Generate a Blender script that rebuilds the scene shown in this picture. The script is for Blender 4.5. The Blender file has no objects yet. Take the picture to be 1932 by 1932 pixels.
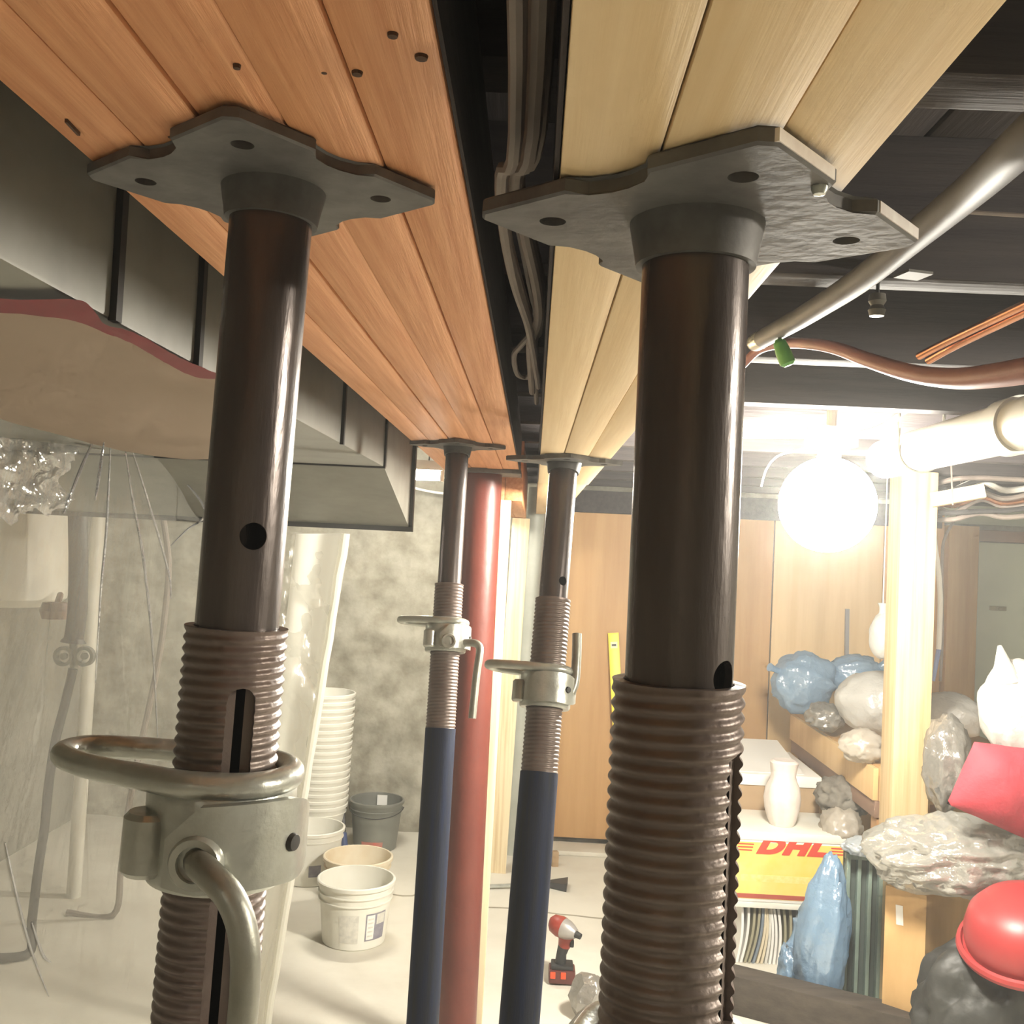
import bpy, bmesh, math, random
from mathutils import Vector, Matrix, noise
R = random.Random(7)
sc = bpy.context.scene
COL = sc.collection

# ------------------------------------------------------------------ camera
F_PX, W = 1900.0, 1932.0
CAM = Vector((0, 0, 1.5))
VP = (1007.0, 1034.0)          # where the beams run to
ROLL = 0.047
_vy = Vector(((VP[0]-966)/F_PX, -(VP[1]-966)/F_PX, -1)).normalized()   # world Y in camera axes
_up = Vector((math.sin(ROLL), math.cos(ROLL), 0))
_up.z = -(_up.x*_vy.x + _up.y*_vy.y)/_vy.z
_vz = _up.normalized()
_vx = _vy.cross(_vz)
C2W = Matrix((_vx, _vy, _vz))                   # camera axes -> world axes
cam = bpy.data.cameras.new('camera')
cam.sensor_fit = 'HORIZONTAL'; cam.sensor_width = 36.0
cam.lens = F_PX/W*36.0
cam.clip_start = 0.02; cam.clip_end = 50
camo = bpy.data.objects.new('camera', cam); COL.objects.link(camo)
camo.matrix_world = Matrix.Translation(CAM) @ C2W.to_4x4()
sc.camera = camo

# ------------------------------------------------------------------ view, world, large lights
vs = sc.view_settings
vs.view_transform = 'Standard'; vs.look = 'None'; vs.gamma = 1.0; vs.use_curve_mapping = False
vs.exposure = 1.9
wd = bpy.data.worlds.new('world'); sc.world = wd; wd.use_nodes = True
wd.node_tree.nodes['Background'].inputs[0].default_value = (0.9, 0.95, 1, 1)
wd.node_tree.nodes['Background'].inputs[1].default_value = 0.02
HAZE = 0.018         # thin haze added for the lamp's glow and lifted blacks
_hv = wd.node_tree.nodes.new('ShaderNodeVolumeScatter'); _hv.inputs['Density'].default_value = HAZE
_hv.inputs['Anisotropy'].default_value = 0.35; _hv.inputs['Color'].default_value = (0.95, 0.95, 0.92, 1)
wd.node_tree.links.new(_hv.outputs[0], wd.node_tree.nodes['World Output'].inputs['Volume'])
LAMP_W = 62.0        # clamp lamp bulb, watts
TUBE_W = 26.0        # batten light by the stone wall
FILL_W = 12.0        # added fill bulb behind the photographer, unseen
SIDE_W = 42.0        # bulb off to the right
sc.cycles.use_denoising = True
sc.cycles.max_bounces = 7
sc.cycles.diffuse_bounces = 4
sc.cycles.glossy_bounces = 3
sc.cycles.transparent_max_bounces = 16
sc.cycles.caustics_reflective = False; sc.cycles.caustics_refractive = False
sc.cycles.use_adaptive_sampling = True; sc.cycles.adaptive_threshold = 0.05; sc.cycles.adaptive_min_samples = 12
sc.cycles.sample_clamp_indirect = 6.0

def ray(px, py):
    return C2W @ Vector(((px-966)/F_PX, -(py-966)/F_PX, -1))
def P(px, py, Y):
    d = ray(px, py); return CAM + d*(Y/d.y)
def Pz(px, py, z):
    d = ray(px, py); return CAM + d*((z-CAM.z)/d.z)
def Px(px, py, x):
    d = ray(px, py); return CAM + d*(x/d.x)
def proj(p):
    v = C2W.transposed() @ (Vector(p)-CAM)
    return (966 + F_PX*v.x/-v.z, 966 - F_PX*v.y/-v.z)

# ------------------------------------------------------------------ materials
MATS = {}
def mat(name, col, rough=0.6, metal=0.0, var=None, scale=6.0, stretch=(1,1,1), bump=0.0, bscale=None,
        contrast=(0.35, 0.65), spec=0.5, col3=None):
    """Principled surface whose colour wanders between col and var along a stretched noise."""
    if name in MATS: return MATS[name]
    m = bpy.data.materials.new(name); m.use_nodes = True
    nt = m.node_tree; b = nt.nodes['Principled BSDF']
    b.inputs['Base Color'].default_value = (*col, 1)
    b.inputs['Roughness'].default_value = rough
    b.inputs['Metallic'].default_value = metal
    b.inputs['Specular IOR Level'].default_value = spec
    tc = nt.nodes.new('ShaderNodeTexCoord'); mp = nt.nodes.new('ShaderNodeMapping')
    mp.inputs['Scale'].default_value = stretch
    nt.links.new(tc.outputs['Object'], mp.inputs[0])
    n = nt.nodes.new('ShaderNodeTexNoise'); n.inputs['Scale'].default_value = scale
    n.inputs['Detail'].default_value = 6; n.inputs['Roughness'].default_value = 0.62
    nt.links.new(mp.outputs[0], n.inputs[0])
    if var:
        r = nt.nodes.new('ShaderNodeValToRGB')
        r.color_ramp.elements[0].position = contrast[0]; r.color_ramp.elements[0].color = (*var, 1)
        r.color_ramp.elements[1].position = contrast[1]; r.color_ramp.elements[1].color = (*col, 1)
        if col3:
            e = r.color_ramp.elements.new(min(0.98, contrast[1]+0.15)); e.color = (*col3, 1)
        nt.links.new(n.outputs[0], r.inputs[0]); nt.links.new(r.outputs[0], b.inputs['Base Color'])
    if bump:
        n2 = n
        if bscale:
            n2 = nt.nodes.new('ShaderNodeTexNoise'); n2.inputs['Scale'].default_value = bscale
            n2.inputs['Detail'].default_value = 5
            nt.links.new(mp.outputs[0], n2.inputs[0])
        bp = nt.nodes.new('ShaderNodeBump'); bp.inputs['Strength'].default_value = bump
        bp.inputs['Distance'].default_value = 0.01
        nt.links.new(n2.outputs[0], bp.inputs['Height']); nt.links.new(bp.outputs[0], b.inputs['Normal'])
    MATS[name] = m
    return m

def film(name, col, clear=0.55, gloss=0.2, rough=0.12, bscale=14.0, bump=0.6, stretch=(1,1,1)):
    """Thin plastic film: some light straight through, some scattered, some mirrored off the creases."""
    if name in MATS: return MATS[name]
    m = bpy.data.materials.new(name); m.use_nodes = True
    nt = m.node_tree; nt.nodes.clear(); N = nt.nodes.new; L = nt.links.new
    out = N('ShaderNodeOutputMaterial')
    tr = N('ShaderNodeBsdfTransparent'); tr.inputs[0].default_value = (0.93, 0.93, 0.91, 1)
    df = N('ShaderNodeBsdfDiffuse'); df.inputs[0].default_value = (*col, 1)
    tl = N('ShaderNodeBsdfTranslucent'); tl.inputs[0].default_value = (*col, 1)
    gl = N('ShaderNodeBsdfGlossy'); gl.inputs['Roughness'].default_value = rough
    tc = N('ShaderNodeTexCoord'); mp = N('ShaderNodeMapping'); mp.inputs['Scale'].default_value = stretch
    n = N('ShaderNodeTexNoise'); n.inputs['Scale'].default_value = bscale; n.inputs['Detail'].default_value = 4
    bp = N('ShaderNodeBump'); bp.inputs['Strength'].default_value = bump; bp.inputs['Distance'].default_value = 0.01
    L(tc.outputs['Object'], mp.inputs[0]); L(mp.outputs[0], n.inputs[0]); L(n.outputs[0], bp.inputs['Height'])
    for s in (df, tl, gl): L(bp.outputs[0], s.inputs['Normal'])
    a = N('ShaderNodeMixShader'); a.inputs[0].default_value = 0.5
    L(df.outputs[0], a.inputs[1]); L(tl.outputs[0], a.inputs[2])
    b = N('ShaderNodeMixShader'); b.inputs[0].default_value = clear
    L(a.outputs[0], b.inputs[1]); L(tr.outputs[0], b.inputs[2])
    c = N('ShaderNodeMixShader'); c.inputs[0].default_value = gloss
    L(b.outputs[0], c.inputs[1]); L(gl.outputs[0], c.inputs[2])
    L(c.outputs[0], out.inputs[0])
    MATS[name] = m
    return m

def glow(name, col, strength):
    m = bpy.data.materials.new(name); m.use_nodes = True
    b = m.node_tree.nodes['Principled BSDF']
    b.inputs['Base Color'].default_value = (*col, 1)
    b.inputs['Emission Color'].default_value = (*col, 1)
    b.inputs['Emission Strength'].default_value = strength
    return m

# wood grain runs along Y (beams), Z (uprights) or X
WOOD_OR = mat('orange_fir', (0.71, 0.35, 0.165), 0.6, var=(0.58, 0.245, 0.10), scale=3.2, stretch=(34, 1.1, 34), bump=0.12)
WOOD_YE = mat('yellow_pine', (0.80, 0.615, 0.36), 0.55, var=(0.73, 0.53, 0.28), scale=2.6, stretch=(26, 0.8, 26), bump=0.06)
WOOD_UP = mat('pale_stud', (0.78, 0.66, 0.44), 0.6, var=(0.60, 0.43, 0.22), scale=2.0, stretch=(24, 24, 0.8), contrast=(0.3, 0.55), bump=0.08)
WOOD_DK = mat('old_dark_joist', (0.048, 0.040, 0.038), 0.85, var=(0.027, 0.022, 0.024), scale=2.5, stretch=(1, 18, 18), bump=0.25)
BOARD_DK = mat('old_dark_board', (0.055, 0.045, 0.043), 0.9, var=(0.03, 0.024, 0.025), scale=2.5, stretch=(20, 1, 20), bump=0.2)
WOOD_POST = mat('grained_post', (0.60, 0.45, 0.25), 0.6, var=(0.46, 0.31, 0.14), scale=2.0, stretch=(24, 24, 0.8), contrast=(0.3, 0.55), bump=0.08)
PLY = mat('plywood_panel', (0.56, 0.335, 0.14), 0.55, var=(0.48, 0.265, 0.10), scale=1.8, stretch=(7, 7, 0.5), bump=0.03)
PLY_L = mat('plywood_light', (0.66, 0.46, 0.23), 0.55, var=(0.58, 0.38, 0.17), scale=1.8, stretch=(7, 7, 0.5), bump=0.03)
STEEL = mat('dark_tube_steel', (0.125, 0.105, 0.098), 0.27, 0.5, var=(0.08, 0.066, 0.062), scale=7, stretch=(3, 3, 0.6), bump=0.05, bscale=90)
THREAD = mat('rusty_thread_steel', (0.25, 0.205, 0.18), 0.42, 0.35, var=(0.16, 0.12, 0.104), scale=9, bump=0.12, bscale=120)
CAST = mat('grey_cast_steel', (0.165, 0.16, 0.152), 0.6, 0.3, var=(0.095, 0.09, 0.086), scale=26, bump=0.05, bscale=90)
ZINC = mat('zinc_plated', (0.60, 0.62, 0.57), 0.30, 0.55, var=(0.45, 0.46, 0.41), scale=22, bump=0.12, bscale=70)
BLUE = mat('navy_painted_steel', (0.011, 0.020, 0.056), 0.6, 0.0, var=(0.022, 0.024, 0.03), scale=8, stretch=(8, 8, 0.6), bump=0.1, bscale=90, spec=0.25)
REDP = mat('red_oxide_paint', (0.155, 0.038, 0.026), 0.40, var=(0.115, 0.026, 0.019), scale=4, bump=0.08, bscale=50)
GALV = mat('galvanised_sheet', (0.225, 0.22, 0.19), 0.55, 0.25, var=(0.18, 0.175, 0.15), scale=9, bump=0.03)
GALV_D = mat('dark_seam_metal', (0.05, 0.048, 0.045), 0.6, 0.4)  # dark metal of the seams, end flange and heater band
CONC = mat('concrete_floor', (0.72, 0.69, 0.60), 0.8, var=(0.60, 0.565, 0.475), scale=2.2, bump=0.12, bscale=30, contrast=(0.3, 0.6))
STONE = mat('parged_stone_wall', (0.40, 0.38, 0.31), 0.9, var=(0.24, 0.22, 0.165), scale=7.5, bump=0.9, bscale=9, contrast=(0.35, 0.62))
BLOCK = mat('grey_cellar_wall', (0.34, 0.325, 0.28), 0.9, var=(0.25, 0.24, 0.20), scale=4, bump=0.4, bscale=14)
WHITE = mat('white_plastic', (0.80, 0.79, 0.72), 0.42, var=(0.72, 0.70, 0.61), scale=5)
CREAM = mat('stained_white_plastic', (0.76, 0.70, 0.56), 0.5, var=(0.66, 0.55, 0.38), scale=5)
GREYP = mat('grey_plastic', (0.21, 0.215, 0.185), 0.5, var=(0.16, 0.16, 0.14), scale=6)
PAPER = mat('paper_white', (0.80, 0.79, 0.75), 0.7)
LABEL_G = mat('printed_grey', (0.32, 0.31, 0.35), 0.6, var=(0.22, 0.21, 0.26), scale=40)
LABEL_L = mat('printed_pale', (0.58, 0.57, 0.52), 0.6, var=(0.72, 0.7, 0.63), scale=60)
INK_R = mat('faded_red_print', (0.55, 0.12, 0.09), 0.6, var=(0.4, 0.2, 0.16), scale=30)
CARD = mat('brown_cardboard', (0.42, 0.29, 0.165), 0.8, var=(0.37, 0.25, 0.14), scale=5)
CARD_Y = mat('tan_cardboard', (0.60, 0.39, 0.175), 0.75, var=(0.52, 0.32, 0.13), scale=3, stretch=(4, 4, 1))
DHL_Y = mat('courier_yellow', (0.86, 0.58, 0.10), 0.5, var=(0.88, 0.66, 0.22), scale=6)
DHL_R = mat('courier_red', (0.62, 0.065, 0.035), 0.5)
STRIPE = mat('courier_maroon', (0.42, 0.09, 0.06), 0.5)
COPPER = mat('copper_pipe', (0.72, 0.33, 0.17), 0.25, 0.95, var=(0.55, 0.24, 0.13), scale=12)
CABLE_G = mat('grey_cable_sheath', (0.235, 0.195, 0.165), 0.6, var=(0.18, 0.145, 0.125), scale=12)
CABLE_W = mat('white_cable_sheath', (0.78, 0.75, 0.68), 0.5)
CABLE_K = mat('black_cable', (0.045, 0.043, 0.042), 0.5)
PINK = mat('pink_hose', (0.42, 0.20, 0.18), 0.5, var=(0.34, 0.15, 0.14), scale=7)
GREYPIPE = mat('grey_conduit', (0.16, 0.16, 0.175), 0.6, 0.0, var=(0.12, 0.12, 0.13), scale=8)
GREEN = mat('green_tag', (0.10, 0.36, 0.07), 0.5, var=(0.16, 0.45, 0.10), scale=20)
REDTAPE = mat('red_tape', (0.22, 0.008, 0.018), 0.5, var=(0.17, 0.006, 0.012), scale=10)
YELLOW = mat('yellow_level_body', (0.92, 0.74, 0.02), 0.4)
BLACKR = mat('black_rubber', (0.03, 0.03, 0.03), 0.6)
DOORG = mat('grey_green_paint', (0.42, 0.45, 0.34), 0.5, var=(0.38, 0.41, 0.31), scale=3)
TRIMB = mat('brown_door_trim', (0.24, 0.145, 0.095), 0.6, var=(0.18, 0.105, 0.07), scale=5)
GREEN_SL = mat('grey_green_slat', (0.22, 0.285, 0.245), 0.5, var=(0.17, 0.225, 0.19), scale=7)
GREEN_DK = mat('dark_green_slat', (0.075, 0.095, 0.085), 0.6)
TIMBER = mat('dark_weathered_timber', (0.075, 0.06, 0.046), 0.85, var=(0.045, 0.035, 0.027), scale=4, stretch=(2, 8, 8), bump=0.2)
REDCLOTH = mat('red_cloth', (0.40, 0.035, 0.052), 0.75, var=(0.32, 0.025, 0.038), scale=7, bump=0.2, bscale=90)
REDPL = mat('red_plastic', (0.34, 0.036, 0.034), 0.42, var=(0.28, 0.026, 0.028), scale=4)
SACK = mat('charcoal_sack', (0.040, 0.040, 0.036), 0.55, var=(0.022, 0.022, 0.020), scale=10, bump=0.5, bscale=16)
TOOLRED = mat('tool_red', (0.28, 0.04, 0.025), 0.4)
TOOLGREY = mat('tool_silver', (0.42, 0.40, 0.38), 0.35, 0.4)
BAG_W = film('white_bag_film', (0.74, 0.73, 0.69), 0.05, 0.08, 0.3, 22, 0.8)
BAG_T = film('beige_bag_film', (0.70, 0.64, 0.55), 0.10, 0.10, 0.3, 10, 0.8)
BAG_B = film('pale_blue_bag_film', (0.36, 0.56, 0.78), 0.12, 0.16, 0.22, 20, 1.0)
BAG_C = film('clear_bag_film', (0.62, 0.61, 0.55), 0.22, 0.32, 0.13, 22, 1.0)
BAG_G = film('grey_bag_film', (0.40, 0.38, 0.34), 0.15, 0.24, 0.18, 22, 1.0)
SHEET = film('dust_sheet_film', (0.80, 0.78, 0.70), 0.82, 0.09, 0.12, 5, 0.6, (5, 5, 0.7))
SHEET_F = film('dust_sheet_flat', (0.68, 0.54, 0.42), 0.12, 0.06, 0.30, 6, 0.25)
CRINK = film('crinkled_film', (0.36, 0.37, 0.40), 0.34, 0.42, 0.07, 26, 1.0)
HEM = film('folded_film_hem', (0.90, 0.89, 0.82), 0.15, 0.02, 0.3, 6, 0.03, (8, 8, 0.5))

# ------------------------------------------------------------------ mesh building
def smooth_path(pts, n=6, closed=False):
    pts = [Vector(p) for p in pts]; out = []; k = len(pts)
    rng = range(k) if closed else range(k-1)
    for i in rng:
        if closed: a, b, c, d = pts[(i-1) % k], pts[i], pts[(i+1) % k], pts[(i+2) % k]
        else: a, b, c, d = pts[max(i-1, 0)], pts[i], pts[i+1], pts[min(i+2, k-1)]
        for j in range(n):
            t = j/n
            out.append(0.5*((2*b)+(c-a)*t+(2*a-5*b+4*c-d)*t*t+(3*b-a-3*c+d)*t**3))
    if not closed: out.append(pts[-1])
    return out

class MB:
    def __init__(s): s.bm = bmesh.new()
    def box(s, c, size, rot=None, bevel=0.0):
        M = Matrix.Translation(Vector(c)) @ (rot.to_4x4() if rot else Matrix()) @ Matrix.Diagonal((*size, 1))
        g = bmesh.ops.create_cube(s.bm, size=1, matrix=M)
        if bevel:
            es = list({e for v in g['verts'] for e in v.link_edges})
            bmesh.ops.bevel(s.bm, geom=es, offset=bevel, segments=2, affect='EDGES', profile=0.6)
        return s
    def span(s, a, b, bevel=0.0):
        a, b = Vector(a), Vector(b)
        return s.box((a+b)/2, [abs(x) for x in (b-a)], None, bevel)
    def hexa(s, p8):
        """eight corners: bottom loop of four then top loop of four"""
        v = [s.bm.verts.new(p) for p in p8]
        for f in ((3,2,1,0), (4,5,6,7), (0,1,5,4), (1,2,6,5), (2,3,7,6), (3,0,4,7)):
            s.bm.faces.new([v[i] for i in f])
        bmesh.ops.recalc_face_normals(s.bm, faces=s.bm.faces[:]); return s
    def bar(s, a, b, w, h, up=(0, 0, 1), bevel=0.0):
        """box beam from a to b, w across, h along up"""
        a, b = Vector(a), Vector(b); y = (b-a).normalized(); x = y.cross(Vector(up)).normalized(); z = x.cross(y)
        return s.box((a+b)/2, (w, (b-a).length, h), Matrix((x, y, z)).transposed(), bevel)
    def tube(s, pts, r, seg=12, closed=False, cap=True):
        pts = [Vector(p) for p in pts]; k = len(pts)
        rs = r if isinstance(r, (list, tuple)) else [r]*k
        rings = []; n = None
        for i, p in enumerate(pts):
            if closed: t = pts[(i+1) % k]-pts[i-1]
            else: t = pts[min(i+1, k-1)]-pts[max(i-1, 0)]
            t.normalize()
            if n is None:
                n = t.orthogonal().normalized()
            n = (n-t*n.dot(t)).normalized(); b = t.cross(n)
            rings.append([s.bm.verts.new(p+(n*math.cos(q)+b*math.sin(q))*rs[i]) for q in [2*math.pi*j/seg for j in range(seg)]])
        m = k if closed else k-1
        for i in range(m):
            A, B = rings[i], rings[(i+1) % k]
            off = 0
            if closed and i == k-1:      # undo the twist gathered round the loop
                off = min(range(seg), key=lambda o: (A[0].co-B[o].co).length)
            for j in range(seg):
                s.bm.faces.new((A[j], A[(j+1) % seg], B[(j+1+off) % seg], B[(j+off) % seg]))
        if cap and not closed:
            s.bm.faces.new(rings[0][::-1]); s.bm.faces.new(rings[-1])
        return s
    def lathe(s, prof, seg=32, M=None, closed=False):
        """profile of (r, z); closed profiles give a solid ring"""
        M = M or Matrix(); rings = []
        for r, z in prof:
            if r < 1e-6: rings.append([s.bm.verts.new(M @ Vector((0, 0, z)))])
            else: rings.append([s.bm.verts.new(M @ Vector((r*math.cos(2*math.pi*j/seg), r*math.sin(2*math.pi*j/seg), z))) for j in range(seg)])
        k = len(rings)
        for i in range(k if closed else k-1):
            A, B = rings[i], rings[(i+1) % k]
            for j in range(seg):
                q = [A[j % len(A)], A[(j+1) % len(A)], B[(j+1) % len(B)], B[j % len(B)]]
                q = [x for n, x in enumerate(q) if x not in q[:n]]
                if len(q) > 2: s.bm.faces.new(q)
        return s
    def prism(s, poly, z0, z1, M=None):
        M = M or Matrix()
        lo = [s.bm.verts.new(M @ Vector((x, y, z0))) for x, y in poly]
        hi = [s.bm.verts.new(M @ Vector((x, y, z1))) for x, y in poly]
        n = len(poly)
        s.bm.faces.new(lo[::-1]); s.bm.faces.new(hi)
        for i in range(n): s.bm.faces.new((lo[i], lo[(i+1) % n], hi[(i+1) % n], hi[i]))
        return s
    def grid(s, f, nu, nv, thick=0.0):
        vs_ = [[s.bm.verts.new(f(i/nu, j/nv)) for j in range(nv+1)] for i in range(nu+1)]
        for i in range(nu):
            for j in range(nv):
                s.bm.faces.new((vs_[i][j], vs_[i+1][j], vs_[i+1][j+1], vs_[i][j+1]))
        return s
    def blob(s, c, size, rot=None, sub=4, amp=0.12, freq=2.2, seed=0, fold=0.0, shape=None, flat=None, pleat=None):
        """a bag: ball pushed about by noise; fold adds creases; flat cuts it level on what it lies on"""
        g = bmesh.ops.create_icosphere(s.bm, subdivisions=sub, radius=1)
        off = Vector((seed*3.7, seed*1.3, seed*7.1)); rot = rot or Matrix.Identity(3)
        for v in g['verts']:
            d = v.co.normalized(); p = d.copy()
            if shape: p = shape(p)
            ms = (size[0]+size[1]+size[2])/3
            n_ = d.copy(); d = Vector((d.x*size[0], d.y*size[1], d.z*size[2]))/ms
            k = 1+amp*noise.fractal(d*freq+off, 1.0, 2.0, 2)*1.3
            if fold: k -= fold*0.55*(max(0, 1-3.2*abs(noise.noise(d*freq*1.5+off*1.7)))**1.5-0.3)+fold*0.16*(max(0, 1-3*abs(noise.noise(d*freq*3.4+off)))**1.5-0.3)
            if pleat:            # creases running from the tied end to the far end
                ax, n, a = pleat; ax = Vector(ax).normalized(); e1 = ax.orthogonal().normalized(); e2 = ax.cross(e1)
                x, y, l = n_.dot(e1), n_.dot(e2), n_.dot(ax); w = math.hypot(x, y)+1e-6
                ph = Vector((x/w*n, y/w*n, l*0.9))+off
                k += a*(abs(noise.noise(ph))*2-0.5)*min(1, w*1.6)+a*0.5*noise.noise(ph*2.3)*min(1, w*1.6)
            p = p*k
            v.co = Vector(c)+rot @ Vector((p.x*size[0], p.y*size[1], p.z*size[2]))
            if flat is not None and v.co.z < flat: v.co.z = flat+(flat-v.co.z)*0.02
        return s

def link(name, me, m, parent=None):
    o = bpy.data.objects.new(name, me); COL.objects.link(o)
    if m: me.materials.append(m)
    if parent: o.parent = parent
    return o
def root_loc(o):
    v = Vector()
    while o: v = v+o.location; o = o.parent
    return v
def obj(name, mb, m, parent=None, flatshade=False, local=False, angle=35):
    """links what mb holds as ONE mesh object; world coordinates unless local"""
    bm = mb.bm
    if parent is not None: base = Vector() if local else root_loc(parent)
    else:
        co = [v.co for v in bm.verts]
        lo = Vector([min(c[i] for c in co) for i in range(3)]); hi = Vector([max(c[i] for c in co) for i in range(3)])
        base = Vector(((lo.x+hi.x)/2, (lo.y+hi.y)/2, lo.z))
    if base.length: bmesh.ops.translate(bm, verts=bm.verts[:], vec=-base)
    bmesh.ops.recalc_face_normals(bm, faces=bm.faces[:])
    me = bpy.data.meshes.new(name); bm.to_mesh(me); bm.free()
    if not flatshade:
        for p in me.polygons: p.use_smooth = True
        me.set_sharp_from_angle(angle=math.radians(angle))
    o = link(name, me, m, parent)
    if parent is None: o.location = base
    return o
def tag(o, label, cat, group=None, kind=None):
    o['label'] = label; o['category'] = cat
    if group: o['group'] = group
    if kind: o['kind'] = kind
    return o
def struct(o): o['kind'] = 'structure'; return o
def thing(name, label, cat, loc, group=None):
    o = bpy.data.objects.new(name, None); COL.objects.link(o); o.location = loc
    o.empty_display_size = 0.05
    return tag(o, label, cat, group)
def cut(o, cutters):
    """subtract cutter meshes (in o's own coordinates) and bake the result"""
    cs = []
    for mb in cutters:
        bmesh.ops.recalc_face_normals(mb.bm, faces=mb.bm.faces[:])
        me = bpy.data.meshes.new('cutter'); mb.bm.to_mesh(me); mb.bm.free()
        c = bpy.data.objects.new('cutter', me); COL.objects.link(c); cs.append(c)
        c.parent = o
        md = o.modifiers.new('cut', 'BOOLEAN'); md.operation = 'DIFFERENCE'; md.object = c; md.solver = 'EXACT'
    bpy.context.view_layer.update()
    dg = bpy.context.evaluated_depsgraph_get()
    me = bpy.data.meshes.new_from_object(o.evaluated_get(dg))
    o.modifiers.clear(); old = o.data; o.data = me; me.name = old.name
    for c in cs: bpy.data.objects.remove(c)
    for p in me.polygons: p.use_smooth = True
    me.set_sharp_from_angle(angle=math.radians(35))
    if len(me.materials) > 1:
        m = me.materials[0]; me.materials.clear(); me.materials.append(m)
        for p in me.polygons: p.material_index = 0
def copy_tree(o, parent=None):
    c = o.copy(); COL.objects.link(c); c.parent = parent
    for ch in [x for x in o.children]: copy_tree(ch, c)
    return c
def RZ(a): return Matrix.Rotation(a, 3, 'Z')
# ------------------------------------------------------------------ the cellar itself
YB = 5.25                       # face of the back wall
XL, XR, YF, ZC = -2.3, 2.7, -2.6, 2.0
fl = MB().span((XL, YF, -0.12), (XR, YB+0.3, 0)); struct(obj('floor', fl, CONC))
def crack(pts, w=0.011):
    mb = MB(); pts = [Pz(x, y, 0) for x, y in pts]; q = []
    for i, p in enumerate(smooth_path(pts, 4)):
        q.append(p+Vector((0, noise.noise(p*9)*0.012, 0.0008)))
    mb.tube(q, [w*(0.6+0.5*abs(noise.noise(p*5))) for p in q], 5)
    for v in mb.bm.verts: v.co.z = 0.0012 if v.co.z > 0 else -0.0005
    return mb
CRK = mat('floor_crack_dirt', (0.27, 0.24, 0.175), 0.9, var=(0.36, 0.33, 0.25), scale=9)
flo = bpy.data.objects['floor']
for pts in ([(555, 1667), (640, 1672), (760, 1690), (800, 1684)], [(905, 1712), (960, 1714), (1035, 1722), (1130, 1733), (1180, 1735)],
            [(560, 1640), (600, 1652), (640, 1650)], [(1040, 1616), (1080, 1610), (1150, 1600)]):
    obj('floor_crack', crack(pts), CRK, flo)

# back wall: rough parged stone, really uneven
def stone(u, v):
    x = XL+(XR-XL)*u; z = ZC*v
    q = Vector((x*1.7, 0, z*2.6))
    d = noise.fractal(q*1.6, 1.0, 2.0, 5)*0.05+abs(noise.noise(q*2.4+Vector((3, 1, 2))))*0.05
    return Vector((x, YB+0.03-d*0.6, z))
wb = struct(obj('wall_back', MB().grid(stone, 200, 80), STONE))
struct(obj('wall_left', MB().span((XL-0.12, YF, 0), (XL, YB+0.3, ZC)), BLOCK))
struct(obj('wall_right', MB().span((XR, YF, 0), (XR+0.12, YB+0.3, ZC)), BLOCK))
struct(obj('wall_front', MB().span((XL, YF-0.12, 0), (XR, YF, ZC)), BLOCK))
YP = YB-0.075
def ply_panel(px0, px1, ytop, ybot, m, th=0.02, back=0.0):
    a = P(px0, 1250, YP).x; b = P(px1, 1250, YP).x
    mb = MB().span((a+0.003, YP+back, P((px0+px1)/2, ybot, YP).z), (b-0.003, YP+th+back, P((px0+px1)/2, ytop, YP).z), 0.002)
    return obj('plywood_panel', mb, m, wb)
ply_panel(1022, 1232, 968, 1583, PLY)
ply_panel(1232, 1452, 968, 1583, PLY)
ply_panel(1452, 1660, 965, 1590, PLY_L, back=-0.006)
ply_panel(1660, 1775, 965, 1590, PLY)
bm = MB().span((P(1022, 980, YP).x, YP-0.02, P(1100, 966, YP).z), (P(1775, 980, YP).x, YP+0.03, P(1100, 925, YP).z))
obj('header_board', bm, BOARD_DK, wb)
# concrete kerb at the foot of the panels
struct(obj('trim_1', MB().span((P(1015, 1590, YP).x, YP-0.17, 0), (P(1800, 1590, YP).x, YP-0.004, 0.022), 0.006), CONC))

# door with its rail and casing, right end of the back wall
xd0 = P(1838, 1150, YP-0.02).x
def zat(py, px=1870): return P(px, py, YP-0.02).z
d1 = MB().span((xd0+0.01, YP-0.03, 0.01), (XR-0.02, YP+0.02, zat(1024)), 0.003)
door = struct(obj('door_1', d1, DOORG))
obj('door_head', MB().span((xd0-0.005, YP-0.05, zat(1022)), (XR-0.02, YP+0.02, zat(1001)), 0.003), TRIMB, door)
xc0 = P(1781, 1150, YP-0.02).x
obj('door_casing', MB().span((xc0, YP-0.055, 0.0), (xd0, YP+0.03, zat(992, 1810)), 0.004), mat('plain_pine_casing', (0.50, 0.31, 0.12), 0.55, var=(0.42, 0.24, 0.085), scale=2, stretch=(12, 12, 0.8)), door)
obj('transom', MB().span((xc0, YP+0.02, zat(990)), (XR-0.02, YP+0.05, zat(955))), DOORG, door)
p = P(1882, 1148, YP-0.03)
obj('latch_plate', MB().box((p.x, YP-0.034, p.z), (0.085, 0.006, 0.022), None, 0.002).box((p.x+0.012, YP-0.039, p.z), (0.02, 0.006, 0.010), None, 0.002), mat('worn_brass', (0.25, 0.22, 0.13), 0.5, 0.4, var=(0.18, 0.17, 0.11), scale=50), door)

# ceiling: boards on dark joists that cross over the two beams
ce = struct(obj('ceiling', MB().span((XL, YF, ZC), (XR, YB+0.3, ZC+0.1)), BOARD_DK))
JZ = 1.82
for i in range(16):
    y = -2.2+0.475*i+0.025
    obj('joist', MB().span((-0.33, y-0.027, JZ), (XR, y+0.027, ZC-0.018), 0.003), WOOD_DK, ce)
for i in range(22):
    x = -0.45+i*0.145
    obj('floorboard', MB().span((x+0.002, YF, ZC-0.018), (x+0.141, YB, ZC), 0.001), BOARD_DK, ce)

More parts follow.
